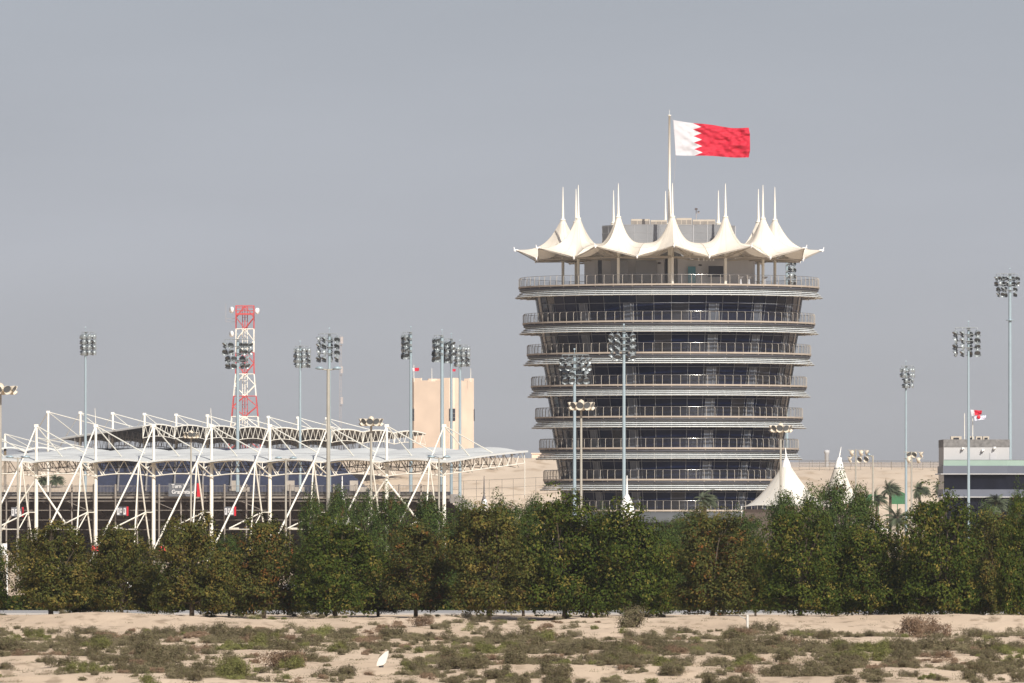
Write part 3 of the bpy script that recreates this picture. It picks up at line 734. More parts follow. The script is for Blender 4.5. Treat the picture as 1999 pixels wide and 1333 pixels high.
# ================================================================ FLOODLIGHT MASTS
def lamp_mesh(m1, m2, name):
    q = MB(); 
    prof = [(0.0, .30), (.16, .27), (.28, .17), (.36, .02), (.40, -.12)]
    q.lathe(prof, 14); q.lathe([(.0, .29), (.27, .16), (.35, .01), (.39, -.12)], 14)
    q.cur = 1; q.lathe([(0, -.11), (.39, -.11)], 14); q.cur = 0
    q.lathe([(.40, -.12), (.46, -.36)], 8, a0=-75, a1=75); q.lathe([(.41, -.12), (.47, -.36)], 8, a0=-75, a1=75)
    q.bar((0, 0, .28), (0, .0, .48), .05, n=5)
    ob = q.build(name, [m1, m2]); me = ob.data; C.objects.unlink(ob); bpy.data.objects.remove(ob); return me
LM = lamp_mesh(M['lamp'], M['lampglass'], 'floodlight'); LMC = lamp_mesh(M['cream'], M['lampglass'], 'floodlight_cream')
def put_lamp(parent, x, y, z, yaw, tilt, sc, me=LM):
    o = bpy.data.objects.new('floodlight', me); C.objects.link(o); o.parent = parent
    o.location = (x, y, z); o.rotation_euler = (tilt, 0, yaw); o.scale = (sc*.88, sc*.88, sc*.88); return o
def flood(px, ytop, Y, rows, wpx, label, yaw0=0, rh=None, sc=1.0, ring_=None, base_y=0):
    b = P(px, ytop, Y); t = thing('floodlight_mast', (b.x, Y, base_y), label, 'floodlight mast', 'tall floodlight masts round the circuit')
    H_ = b.z; s = F/Y; q = MB(); rp = wpx/2/s
    q.bar((0, 0, -base_y), (0, 0, H_-.2), rp*1.12, rp*.8, n=12); q.bar((0, 0, H_), (0, 0, H_+.5), .04); q.box((0, 0, H_+.55), (.2, .2, .2))
    if ring_: q.lathe([(rp, -.05), (.55, -.05), (.55, .05), (rp, .05)], 14, c=(0, 0, ZZ(ring_, Y)))
    q.build('pole', M['pole'], t)
    rh = (rh or 12.5)/s; arm = MB()
    for j, dxs in enumerate(rows):
        z = H_-.15-j*rh; lo, hi = min(dxs+[0])/s, max(dxs+[0])/s
        arm.bar((lo, .45, z), (hi, .45, z), .06, n=4); arm.bar((lo*.7, -.45, z), (hi*.7, -.45, z), .05, n=4); arm.box((0, 0, z-.1), (.35, .7, .25))
        for i, dx in enumerate(dxs):
            x = dx/s; f = dx/30.; yy = (-.5 if i % 2 else .5)
            arm.bar((x, yy*.9, z), (x, yy, z-.2), .05, n=4)
            put_lamp(t, x, yy, z-.48*sc-.1, R_(yaw0)+random.uniform(-.7, .7)+f*.9, R_(38)+random.uniform(-.15, .15), sc)
    arm.build('crossarm', M['lamp'], t)
    return t
r12 = lambda a, b: [a, list(a), b, list(b)]
flood(167, 646, 1250, [[-7, -2, 3, 8, 13, 18]]*4, 5.5, 'floodlight mast standing alone at the far left above the stand roofs', 60, 10.5, 1.0)
flood(464, 660, 1150, r12([-25, -13, 4, 14, 24], [-19, -7, 9, 19]), 7, 'floodlight mast in front of the red and white lattice tower', 200, 13.6, 1.15)
flood(586, 673, 1240, [[-9, -4, 2, 8, 13, 18]]*4, 5.5, 'small-headed floodlight mast between the lattice tower and the twin-arm street lamp', 60, 9.8, .95)
flood(643, 649, 1090, [[-21, -10, 2, 15]]*4, 7, 'floodlight mast rising directly behind the twin-arm street lamp', 130, 12.8, 1.1)
flood(802, 646, 1120, [[-15, -9, -3]]*4, 7, 'floodlight mast at the left edge of the sandstone tower, lamps pointing left', 250, 11.8, 1.1)
flood(863, 652, 1080, [[-15, -9, -3]]*4, 8, 'thickest floodlight mast crossing the middle of the sandstone tower', 250, 11.5, 1.1)
flood(881, 659, 1160, [[-13, -8, -2, 3]]*4, 6, 'floodlight mast just right of the thickest mast before the sandstone tower', 250, 10.5, 1.05)
flood(898, 671, 1250, [[-8, -3, 2, 7, 12, 17]]*4, 6, 'floodlight mast nearest the right edge of the sandstone tower', 60, 9.8, .95)
flood(1121.5, 690, 1050, r12([-24, -11, 6, 16, 28], [-18, -5, 10, 23]), 7, 'left floodlight mast of the two in front of the round tower', 200, 13, 1.1)
flood(1218, 643, 960, [[-24, -12, 3, 17]]*4, 7, 'right, taller floodlight mast of the two in front of the round tower', 160, 13.2, 1.05)
flood(1536, 500, 1250, [[4, 9, 14]]*4, 6, 'floodlight mast mostly hidden behind the right side of the round tower', 100, 13, 1.15)
flood(1768.5, 712, 1300, [[-8, -3, 4, 10, 15]]*2+[[-4, 1, 6, 12]]*2, 5, 'shortest floodlight mast, between the white tents and the right building', 60, 10.3, .95)
flood(1890.5, 637, 950, [[-25, -12, 3.5, 17]]*4, 5.5, 'floodlight mast standing in front of the flat-roofed building beside two flags', 140, 12.8, 1.0)
flood(1971.5, 532, 1150, r12([-26, -19, -12, -5, 8, 15], [-22, -14, -8, 10]), 7.5, 'tallest floodlight mast, by the right edge behind the flat-roofed building', 160, 10.6, .9, ring_=625)

def high_mast(px, ytop, Y, wpx, pw, label, flat=1.0):
    b = P(px, ytop, Y); t = thing('area_light_mast', (b.x, Y, 0), label, 'light mast', 'cream crowned area light masts')
    s = F/Y; q = MB(); q.bar((0, 0, 0), (0, 0, b.z), pw/s*.62, pw/s*.42, n=10); q.build('pole', M['polebeige'], t)
    q = MB(); rr = wpx/s/2-.35; q.lathe([(rr*.72, -.05), (rr*.72, .07), (rr*.62, .07), (rr*.62, -.05)], 20, c=(0, 0, b.z-.3), closed=True)
    q.lathe([(.0, .3), (.2, .2), (.34, -.1), (.2, -.35)], 12, c=(0, 0, b.z-.1))
    for k in range(6): a = k*math.pi/3; q.bar((0, 0, b.z-.2), (rr*.7*math.cos(a), rr*.7*math.sin(a), b.z-.3), .04, n=4)
    q.build('carriage', M['cream'], t)
    for k in range(10):
        a = k*2*math.pi/10+.2
        o = put_lamp(t, rr*math.cos(a), rr*math.sin(a), b.z-.28, a-math.pi/2, R_(62), .86, LMC)
    return t
high_mast(1, 752, 650, 74, 5, 'crowned cream light mast cut off by the left edge of the photo')
high_mast(724.5, 816, 760, 54, 5, 'crowned cream light mast standing between the street lamp and sandstone tower')
high_mast(1134.5, 784, 700, 60, 5, 'crowned cream light mast in front of the left part of the round tower')
high_mast(1524, 829, 780, 52, 4.5, 'crowned cream light mast before the big white tent at the tower')
high_mast(373, 843, 960, 36, 3.5, 'small crowned light mast against the grandstand, right of the grey sign')

def street_lamp(px, ytop, Y, arm, pw, label, single=0):
    b = P(px, ytop, Y); t = thing('street_lamp', (b.x, Y, 0), label, 'street lamp', 'street lamps along the car park'); s = F/Y
    q = MB(); q.bar((0, 0, 0), (0, 0, b.z), pw/s*.6, pw/s*.4, n=10)
    for sg in ((-1, 1) if not single else (single,)): q.path([(0, 0, b.z-.1), (sg*arm/s*.5, 0, b.z)], .05, n=6)
    q.build('pole', M['polebeige'], t)
    for sg in ((-1, 1) if not single else (single,)):
        h = MB(); x0 = sg*arm/s*.35; x1 = sg*arm/s; n_ = 8
        rows = []
        for i in range(n_+1):
            f = i/n_; w_ = .06+.28*math.sin(math.pi*min(1, f*1.05+.05))**.6 if f < 1 else .05; x = x0+(x1-x0)*f; hh = .05+.14*math.sin(math.pi*f)
            rows.append([(x, w_*math.cos(a), b.z+.03+(hh if math.sin(a) > 0 else .5*hh)*math.sin(a)) for a in np.linspace(0, 2*math.pi, 11)])
        h.grid(rows); h.build('lamp_head', M['pole'], t)
    return t
street_lamp(641, 720, 650, 26, 8, 'tall twin-arm street lamp on a thick pole between the grandstand masts')
street_lamp(35, 893, 800, 24, 4.2, 'twin-arm street lamp in front of the leftmost grandstand bay')
street_lamp(558, 895, 820, 22, 4, 'twin-arm street lamp before the middle of the near grandstand roof')
street_lamp(857, 893, 760, 23, 4, 'twin-arm street lamp by the last mast of the near grandstand')
street_lamp(1704, 889, 720, 12, 4.5, 'single-arm street lamp between the white tents and right building', -1)
def small_flood(px, ytop, Y, pts, ybase, label):
    b = P(px, ytop, Y); t = thing('area_light_mast', (b.x, Y, 0), label, 'light mast', 'small cream floodlight clusters'); s = F/Y
    q = MB(); q.bar((0, 0, 0), (0, 0, b.z), .16, .11, n=8)
    for z in (b.z-.1, b.z-13/s-.1): q.bar((-16/s, .1, z), (24/s, .1, z), .05, n=4)
    q.build('pole', M['polebeige'], t)
    for dx, dy in pts: put_lamp(t, dx/s, -.3, b.z-dy/s, R_(180+random.choice((35, -40, 80, 110))), R_(55), 1.1, LMC)
small_flood(1670.5, 877, 1200, [(-8, 6), (10, 6), (22, 6), (-11, 19), (8, 19), (21, 18)], 0, 'six-lamp cream floodlight pole right of the second white tent')
small_flood(1779.5, 881, 1220, [(-6, 5), (6, 5), (19, 5), (-6, 16), (13, 16)], 0, 'five-lamp cream floodlight pole left of the flat-roofed building')

# ================================================================ LATTICE TOWER
LY = 1750; lt = thing('lattice_mast', (XX(478, LY), LY, 0), 'red and white banded lattice radio mast behind the grandstands', 'radio mast')
sL = F/LY
def lw(py): return 17.5 if py < 725 else 17.5+(py-725)/100*9
bands = [(597, 642, 1), (642, 688, 0), (688, 730, 1), (730, 773, 0), (773, 813, 1), (813, 856, 0), (856, 900, 1), (900, 1040, 0)]
for (y0, y1, red) in bands:
    q = MB(); n_ = 2
    for j in range(n_):
        ya = y0+(y1-y0)*j/n_; yb = y0+(y1-y0)*(j+1)/n_; wa, wb = lw(ya)/sL, lw(yb)/sL; za, zb = ZZ(ya, LY), ZZ(yb, LY)
        A_ = [(-wa, -wa), (wa, -wa), (wa, wa), (-wa, wa)]; B_ = [(-wb, -wb), (wb, -wb), (wb, wb), (-wb, wb)]
        for k in range(4):
            k2 = (k+1) % 4
            a = Vector((*A_[k], za)); a2 = Vector((*A_[k2], za)); b = Vector((*B_[k], zb)); b2 = Vector((*B_[k2], zb))
            q.bar(a, b, .11, n=4)
            if j == 0: q.bar(a, a2, .09, n=4); q.bar((a+a2)/2, b, .1, n=4); q.bar((a+a2)/2, b2, .1, n=4)
            else: q.bar(a, (b+b2)/2, .1, n=4); q.bar(a2, (b+b2)/2, .1, n=4); q.bar(b, b2, .07, n=4)
    for sx in (-.5, .5): q.bar((sx, 0, ZZ(y0, LY)), (sx, 0, ZZ(y1, LY)), .10, n=4)
    q.bar((0, -.4, ZZ(y0, LY)), (0, -.4, ZZ(y1, LY)), .12, n=4)
    for zq in np.arange(ZZ(y1, LY), ZZ(y0, LY), .8): q.bar((-.5, 0, zq), (.5, 0, zq), .05, n=4)
    q.build('lattice_section', M['red'] if red else M['white'], lt)
q = MB(); z = ZZ(613, LY); q.box((0, 0, z), (3.7, 3.7, .35)); 
for dz in (.7, 1.3): q.path([(-1.85, -1.85, z+dz), (1.85, -1.85, z+dz), (1.85, 1.85, z+dz), (-1.85, 1.85, z+dz), (-1.85, -1.85, z+dz)], .05, n=4)
q.build('platform', M['red'], lt)
for (px, py) in ((453, 605), (502, 607), (453, 652)):
    q = MB(); p = P(px, py, LY); x = p.x-XX(478, LY); sg = 1 if x > 0 else -1
    M4 = Matrix.Translation((x, -.5, p.z)) @ Matrix.Rotation(R_(60)*sg, 4, 'Z') @ Matrix.Rotation(math.pi/2, 4, 'X')
    q.lathe([(0, .3), (.62, .3), (.65, -.1), (.3, -.35), (0, -.4)], 16, M4=M4); q.bar((x, -.4, p.z), (sg*1.8, -.4, p.z), .06); q.build('dish', M['trim'], lt)
q = MB(); a = P(441, 592, LY); b = P(441, 628, LY); x0 = a.x-XX(478, LY); q.bar((x0, 0, a.z), (x0, 0, b.z), .04, n=4); q.bar((x0, 0, ZZ(622, LY)), (-1.8, 0, ZZ(622, LY)), .04, n=4); q.bar((x0, 0, b.z), (-1.8, 0, b.z), .04, n=4)
q.bar((-1.85, 0, ZZ(597, LY)), (-1.85, 0, ZZ(583, LY)), .03, n=4); q.build('antenna', M['cable'], lt)
gm = thing('guyed_mast', (XX(664, 1600), 1600, 0), 'thin grey-brown aerial pole behind the twin-arm street lamp', 'radio mast')
q = MB(); zt = ZZ(658, 1600)
for a in range(3): 
    t_ = a*2.1; q.bar((.22*math.cos(t_), .22*math.sin(t_), 0), (.22*math.cos(t_), .22*math.sin(t_), zt), .035, n=4)
for zq in np.arange(0, zt, .7): 
    P3 = [(.22*math.cos(a*2.1), .22*math.sin(a*2.1), zq+.23*a) for a in range(4)]; q.path(P3, .025, n=4)
q.build('pole', M['cable'], gm)
for py, w_ in ((664, .5), (722, .45), (782, .45)):
    q = MB(); q.box((.3, -.2, ZZ(py, 1600)), (w_, .4, 1.3)); q.bar((0, 0, ZZ(py+10, 1600)), (.4, -.2, ZZ(py+10, 1600)), .06); q.build('antenna', M['cable'], gm)

# ================================================================ SANDSTONE TOWER
SY = 1850; cx = XX(865, SY); ss = F/SY
stw = thing('sandstone_tower', (cx, SY, 0), 'plain beige square tower with notched parapet behind the floodlight masts', 'tower')
def rot2(x, y, a): c_, s_ = math.cos(a), math.sin(a); return (x*c_-y*s_, x*s_+y*c_)
hw = 6.0; ch = 1.0; ra = R_(-28)
sq = [(-hw, -hw), (hw, -hw), (hw, hw), (-hw, hw)]
poly = []
for (x, y), (nx, ny) in zip([(-hw+ch, -hw), (hw-ch, -hw), (hw, -hw+ch), (hw, hw-ch), (hw-ch, hw), (-hw+ch, hw), (-hw, hw-ch), (-hw, -hw+ch)], [(0, 0)]*8): poly.append(rot2(x, y, ra))
k_ = (924-804)/ss/(max(p[0] for p in poly)-min(p[0] for p in poly)); poly = [(x*k_, y*k_) for x, y in poly]
zt = ZZ(746, SY); q = MB(); q.prism(poly, 0, zt)
body = q.build('wall', M['sandstone'], stw)
q = MB(); inner = [(x*.94, y*.94) for x, y in poly]
for i in range(8):
    (x0, y0), (x1, y1) = poly[i], poly[(i+1) % 8]; L = math.hypot(x1-x0, y1-y0)
    n_ = 1 if L < 3 else 5
    for j in range(n_):
        f0, f1 = j/n_, (j+1)/n_; h_ = .85 if (j in (0, n_-1) or n_ == 1) else (.35 if j % 2 else .1)
        a = (x0+(x1-x0)*f0, y0+(y1-y0)*f0); b = (x0+(x1-x0)*f1, y0+(y1-y0)*f1)
        q.prism([a, b, (b[0]*.95, b[1]*.95), (a[0]*.95, a[1]*.95)], zt+.004, zt+h_)
q.build('parapet', M['sandstone'], body)
for i in range(8):
    (x0, y0), (x1, y1) = poly[i], poly[(i+1) % 8]
    if math.hypot(x1-x0, y1-y0) > 3: continue
    mx_, my_ = (x0+x1)/2, (y0+y1)/2; a = math.atan2(y1-y0, x1-x0)
    q = MB(); q.box((mx_*1.005, my_*1.005, (ZZ(798, SY)+ZZ(822, SY))/2), (1.35, .25, 2.6), a); wo = q.build('window', M['dark'], stw)
    q = MB(); q.box((mx_*1.02, my_*1.02, (ZZ(798, SY)+ZZ(822, SY))/2), (.1, .2, 2.6), a)
    for zq in (-.6, .3): q.box((mx_*1.02, my_*1.02, ZZ(810, SY)+zq), (1.3, .16, .08), a)
    q.build('window_bar', M['brownsteel'], wo)
for (px, tip_, fl) in ((808, 712, True), (843, 719, False), (879, 716, True), (919, 719, False)):
    p = P(px, tip_, SY-3); q = MB(); q.bar((0, 0, 0), (0, 0, p.z-zt), .08, .05, n=6)
    o = q.build('flagpole', M['white']); o.location = (p.x, SY-3, zt)
    tag(o, {808: 'flagpole with larger red flag at the left corner of the sandstone tower', 843: 'bare pole on sandstone tower roof between the two flags', 879: 'flagpole with smaller red flag on the sandstone tower', 919: 'bare pole at the right corner of the sandstone tower roof'}[px], 'flagpole')
make_flag('flag', [(805, 718), (806, 725), (818, 717.5), (818, 724)], SY-3.2, .15, 'small white and red flag at the left corner of the sandstone tower', 'flag', M['flag'], 16, 8)
make_flag('flag', [(880, 720), (881, 725), (890, 720), (889, 725)], SY-3.2, .12, 'tiny red flag on the sandstone tower between two floodlight masts', 'flag', M['flag'], 16, 8)

# ================================================================ RIGHT BUILDING
BY = 1080; bx = XX(1843, BY); bl = thing('flat_roofed_building', (bx, BY, 0), 'white and blue-grey flat-roofed building with dark window bands at the right edge', 'building')
def bp(px, py=990): p = P(px, py, BY); return p.x-bx
def zz(py): return ZZ(py, BY)
def bpoly(pxl, pxc, pxr, inset=0, back=14):
    a = bp(pxl); b = bp(pxc); c_ = bp(pxr); return [(a, inset), (b, inset), (c_, inset+(c_-b)*.9), (c_, back), (a, back)]
def bblock(pxl, pxc, pxr, py0, py1, mt, nm, inset=0, par=None):
    q = MB(); q.prism(bpoly(pxl, pxc, pxr, inset), zz(py1), zz(py0)); return q.build(nm, mt, par or bl)
bblock(1843.5, 1950, 1973, 872.5, 908, M['bldwhite'], 'wall', 1.5)
bblock(1843, 1950, 1974, 857.5, 872.4, M['louvregrey'], 'louvre_screen', 1.45)
bblock(1841, 1966, 2110, 909, 924, M['bldgrey'], 'fascia', 0)
bblock(1836, 1966, 2110, 924.2, 926, M['bldwhite'], 'ledge', -.25)
bblock(1843, 1966, 2110, 926.2, 955, M['bandglass'], 'window_band', .4)
bblock(1841, 1966, 2110, 955.2, 969, M['bldgrey'], 'fascia', 0)
bblock(1836, 1966, 2110, 969.2, 971, M['bldwhite'], 'ledge', -.25)
bblock(1843, 1966, 2110, 971.2, 1098, M['bandglass'], 'window_band', .4)
q = MB(); 
for (py) in (925, 970): q.box((bp(1835), .6, zz(py)), (bp(1841)-bp(1824), .12, .07))
q.build('ledge_spike', M['mullion'], bl)
q = MB(); pts = bpoly(1842, 1966, 2108, .1)
for (a, b) in ((pts[0], pts[1]), (pts[1], pts[2])):
    q.add([(a[0], a[1], zz(909)), (b[0], b[1], zz(909)), (b[0], b[1], zz(898)), (a[0], a[1], zz(898))], [(0, 1, 2, 3)])
    q.add([(a[0], a[1]+.05, zz(909)), (b[0], b[1]+.05, zz(909)), (b[0], b[1]+.05, zz(898)), (a[0], a[1]+.05, zz(898))], [(3, 2, 1, 0)])
gp = q.build('glass_parapet', M['greenglass'], bl)
q = MB(); 
for (a, b) in ((pts[0], pts[1]), (pts[1], pts[2])): q.bar((a[0], a[1], zz(897.5)), (b[0], b[1], zz(897.5)), .04, n=4)
q.build('handrail', M['mullion'], gp)
q = MB(); q.box(((bp(1934)+bp(1946))/2, 1.45, (zz(884)+zz(908))/2), (bp(1946)-bp(1934), .1, zz(884)-zz(908))); q.build('door', M['greypanel_light'], bl)
for px, py in ((1881, 874.5), (1920, 878), (1943, 873.5)): q = MB(); q.box((bp(px), 1.2, zz(py)), (.3, .5, .2)); q.bar((bp(px)-.1, 1.4, zz(py)), (bp(px)-.1, .9, zz(py)-.15), .08); q.build('wall_lamp', M['trim'], bl)
for (a, b) in ((1859, 1880), (1892, 1904), (1908, 1920), (1922, 1934)):
    q = MB(); q.box(((bp(a)+bp(b))/2, 4, zz(855.5)), (bp(b)-bp(a), 1.5, .3+zz(853)-zz(857))); q.cur = 1; q.box(((bp(a)+bp(b))/2, 3.22, zz(855.3)), ((bp(b)-bp(a))*.5, .1, .2)); q.build('roof_unit', [M['acbeige'], M['dark']], bl)
for px, tp_, lb in ((1885.5, 806, 'pale flagpole directly left of the floodlight mast on the right building'), (1901.5, 802, 'thin flagpole carrying two flags on the right building roof')):
    q = MB(); q.bar((0, 0, 0), (0, 0, zz(tp_)-zz(857)), .06, .04, n=6); o = q.build('flagpole', M['white']); o.location = (bx+bp(px), BY+3, zz(857)); tag(o, lb, 'flagpole')
make_flag('flag', [(1894.5, 799.5), (1897, 812), (1917, 801), (1916, 809)], BY+2.6, .25, 'small white and red serrated flag above the flat-roofed building', 'flag', M['flag'], 24, 12)
M['flag2'] = mat('white_flag_cloth', (.66, .66, .78), .7, var=.15, scale=1.2)
f2 = make_flag('flag', [(1902, 813), (1903, 821), (1925, 810), (1924, 818)], BY+2.2, .25, 'white flag with red round emblem below the red one on the right building', 'flag', M['flag2'], 24, 12)
q = MB(); c_ = P(1910.5, 814, BY+2.2)-Vector((f2.location)); q.lathe([(0, .16), (.24, .16), (.24, .12)], 14, M4=Matrix.Translation(c_) @ Matrix.Rotation(math.pi/2, 4, 'X')); q.build('emblem', M['redcloth'], f2)

# ================================================================ TENTS
def tent(px, ysp, ycap, ycb, ybase, Y, rcap, rbase, label, side=4, rot=45, lean=0, wall=False, p=2.2, capm='trim'):
    s = F/Y; b = P(px, ybase, Y); t = thing('tent_roof', (b.x, Y, 0), label, 'tent', 'white peaked tents'); zb = b.z; zc = ZZ(ycb, Y); z1 = ZZ(ycap, Y); z2 = ZZ(ysp, Y)
    n = 48; rows = []
    for i in range(17):
        f = i/16; row = []
        for k in range(n+1):
            a = 2*math.pi*k/n; m_ = math.cos(math.pi/side)/math.cos((a % (2*math.pi/side))-math.pi/side); m_ = m_**.9
            r = rcap/s+(rbase/s*m_-rcap/s)*f; corner = (1-m_)/(1-math.cos(math.pi/side))
            z = zb+(zc-zb)*(1-f)**p+f*f*.5*(corner)*.5
            an_ = a+R_(rot); row.append((r*math.sin(an_), -r*math.cos(an_), z))
        rows.append(row)
    q = MB(); q.grid(rows); mb_ = q.build('membrane', M['tentwhite'], t)
    q = MB()
    for k in range(0, n, 3): q.path([Vector(rows[i][k])*1.0+Vector((0, 0, .01)) for i in range(17)], .014, n=3)
    q.build('seam', M['seam'], mb_)
    q = MB(); q.lathe([(rcap/s*1.04, zc-.05), (rcap/s*.8, zc+(z1-zc)*.45), (rcap/s*.42, zc+(z1-zc)*.85), (.14, z1)], 20); q.lathe([(rcap/s*1.07, zc-.12), (rcap/s*1.09, zc-.06)], 20); q.build('cap', M[capm], t)
    q = MB(); q.lathe([(rcap/s*1.10, zc-.2), (rcap/s*1.07, zc-.07)], 24); q.build('cap_ring', M['mullion'], t)
    q = MB(); q.bar((0, 0, zc), (lean, 0, z1 + 0), .12); q.bar((0, 0, z1-.1), (lean, 0, z2), .12, .04); q.build('spire', M['trim'], t)
    rr = rbase/s
    for k in range(side):
        q = MB(); a = R_(rot)+2*math.pi*k/side; x, y = rr*math.sin(a), -rr*math.cos(a); q.bar((x, y, 0), (x, y, zb+.1), .09)
        q.build('post', M['trim'], t)
    if wall:
        q = MB(); r2 = rr*.96; pts = [(r2*math.sin(R_(rot)+2*math.pi*k/side), -r2*math.cos(R_(rot)+2*math.pi*k/side)) for k in range(side)]; q.prism(pts, 0, zb-.25); q.build('tent_wall', M['tentwall'], t)
    return t
tent(1535, 874, 893, 911, 990, 1000, 9, 88, 'big white peaked tent at the right foot of the round tower', 4, 82, -.1, True, 1.55)
tent(1638, 872, 893, 912, 992, 1100, 9, 52, 'second white peaked tent, right of the big one, half behind trees', 4, 80, .28, True, 1.6)
tent(1224, 928, 965, 1000, 1040, 820, 15, 60, 'bell-capped white tent top in front of the round tower centre', 4, 45, 0, False, 2.0)
tent(945, 929, 968, 988, 1030, 1020, 7, 40, 'small white tent spire between grandstand and round tower', 4, 45, 0, False, 2.0)
tent(668, 929, 962, 980, 1030, 960, 6, 36, 'small white tent spire before the near grandstand beside the street lamp', 4, 45, 0, False, 2.0)
tent(1690, 985, 992, 998, 1040, 900, 5, 62, 'low white tent with sagging edge between the trees right of centre', 4, 70, 0, False, 1.5)

# ================================================================ FENCES, WALLS, SCREENS
def fence(pts, hgt, step, label, mesh_=True):
    a0 = Vector(pts[0]); t = thing('mesh_fence', a0, label, 'fence'); w_ = MB()
    for a, b in zip(pts, pts[1:]):
        a = Vector(a)-a0; b = Vector(b)-a0; n = max(1, int((b-a).length/step))
        for i in range(n+1 if (b+a0-Vector(pts[-1])).length < 1e-4 else n): p = a.lerp(b, i/n); q = MB(); q.bar(p-Vector((0, 0, .6)), p+Vector((0, 0, hgt)), .06, n=4); q.build('post', M['fencepost'], t)
        for f in (.02, .5, 1): w_.bar(a+Vector((0, 0, hgt*f)), b+Vector((0, 0, hgt*f)), .035, n=3)
    w_.build('wire', M['fencepost'], t); return t
fence([P(1560, 932, 1640), P(1700, 933, 1640), P(1842, 934, 1640)], 3.1, 1.9, 'wire fence along the sandy bank right of the round tower')
fence([P(880, 972, 1490), P(980, 968, 1490), P(1090, 962, 1490)], 2.9, 1.9, 'wire fence on the sandy bank left of the round tower')
fence([P(1560, 910, 1690), P(1842, 912, 1690)], 1.2, 2.4, 'low wire fence on the top of the right sandy bank')
q = MB(); a = P(1038, 886, 1702); b = P(1100, 886, 1702); q.box(((a.x+b.x)/2, 1702, a.z/2), (b.x-a.x, 1.2, a.z)); q.box(((a.x+b.x)/2, 1702, a.z+.1), (b.x-a.x+.3, 1.5, .2))
tag(q.build('retaining_wall', M['sandstone']), 'beige retaining wall on the bank top at the left of the round tower', 'wall')
q = MB(); p = P(1614, 880, 2600); q.lathe([(.62, 0), (.62, p.z-.9), (.85, p.z-.7), (.85, p.z+.2), (0, p.z+.3)], 16); o = q.build('water_tower', M['bldwhite']); o.location = (p.x, 2600, 0)
tag(o, 'distant pale column on the horizon right of the round tower', 'tower')
for (px, py, w_, h_, lb) in ((1703, 974, 26, 20, 'left green mesh screen on the slope behind the palms'), (1752, 972, 34, 24, 'right green mesh screen on the slope beside a floodlight mast')):
    a = P(px, py, 1340); s = F/1340; q = MB(); n_ = 14
    outl = [(-w_/2/s, -h_/2/s), (w_/2/s, -h_/2/s), (w_/2/s*1.02, 0), (w_/2/s*.8, h_/2/s*.8), (w_/2/s*.3, h_/2/s), (-w_/2/s*.4, h_/2/s*.95), (-w_/2/s*.85, h_/2/s*.6)]
    vs = [(x, 0, z) for x, z in outl]+[(x, .15, z) for x, z in outl]; n7 = 7
    q.add(vs, [tuple(range(7)), tuple(range(13, 6, -1))]+[(k, (k+1) % 7, 7+(k+1) % 7, 7+k) for k in range(7)])
    for x in (-w_/2/s+.1, 0, w_/2/s-.1): q.bar((x, .1, -a.z), (x, .1, 0), .06)
    o = q.build('mesh_screen', M['greenmesh']); o.location = a; tag(o, lb, 'screen')
# marker post, white plate in the foreground
def gy(px, py):   # ground distance for pixel row
    Y = H/((py-990)/F); return Y
Y = gy(1459, 1231); x = XX(1459, Y); q = MB(); q.bar((0, 0, -.3), (0, 0, .98), .075, .07, n=8); q.bar((0, 0, .98), (0, 0, 1.02), .07, .03, n=8); q.bar((-.04, .1, .75), (-.42, .5, .95), .03)
o = q.build('marker_post', M['wood']); o.location = (x, Y, gh(x, Y)); tag(o, 'pale upright marker post in the sand in front of the right trees', 'post')
Y = gy(745, 1311); x = XX(745, Y); s = F/Y; z = gh(x, Y)
t = thing('tilted_dish', (x, Y, z), 'tilted white plate on a short dark stand in the foreground scrub', 'dish')
outl = [(-10, -15), (-2, -14.5), (4, -13), (8, -9), (12, 4), (12.6, 13), (11.5, 14.5), (8, 13), (0, 6), (-5, 1), (-9, -9)]
cxx, czz = 0, 17; q = MB(); n_ = len(outl); T = .12
vs = [((a)/s, 0+.0*a, (b+czz+1)/s) for a, b in outl]+[((a+1.5)/s, T+.12, (b+czz+1)/s) for a, b in outl]
q.add(vs, [tuple(range(n_)), tuple(range(2*n_-1, n_-1, -1))]+[(k, (k+1) % n_, n_+(k+1) % n_, n_+k) for k in range(n_)])
q.build('plate', M['tentwhite'], t)
q = MB(); q.box((-.02, .13, -.05), (.2, .12, .5)); q.build('stand', M['darksteel'], t)

# ================================================================ FOLIAGE
PAL = {
 'olive':  [((.068, .078, .026), 6), ((.050, .062, .022), 5), ((.14, .12, .040), 2.2), ((.20, .15, .06), 1.2), ((.10, .065, .03), .9)],
 'green':  [((.046, .070, .014), 6), ((.030, .050, .011), 5), ((.085, .100, .022), 2), ((.20, .165, .06), 1.3), ((.09, .065, .03), .6)],
 'rust':   [((.062, .072, .025), 6), ((.045, .058, .022), 5), ((.19, .14, .05), 1.5), ((.19, .075, .035), .8), ((.095, .095, .035), 2)],
 'back':   [((.052, .082, .026), 6), ((.036, .062, .020), 4), ((.085, .110, .034), 2), ((.13, .06, .035), .5)],
 'scrub':  [((.120, .100, .068), 5), ((.088, .072, .050), 4), ((.098, .096, .048), 4), ((.16, .135, .09), 2)],
 'scrubgreen': [((.115, .122, .042), 5), ((.088, .095, .035), 4), ((.15, .150, .055), 2), ((.11, .09, .06), 2)],
 'scrubred': [((.155, .105, .075), 5), ((.125, .085, .062), 4), ((.19, .14, .10), 2)],
 'hedge':  [((.05, .11, .015), 5), ((.035, .085, .012), 4), ((.08, .14, .02), 2)],
}
def pick(pal, n):
    cs = np.array([c for c, w in PAL[pal]])*(np.array([1.25, 1.22, 1.10]) if 'scrub' in pal else (np.array([1.0, .98, .70]) if pal == 'back' else np.array([.92, .87, .56]))); ws = np.array([w for c, w in PAL[pal]], float); ws /= ws.sum()
    return cs[rng.choice(len(cs), n, p=ws)]
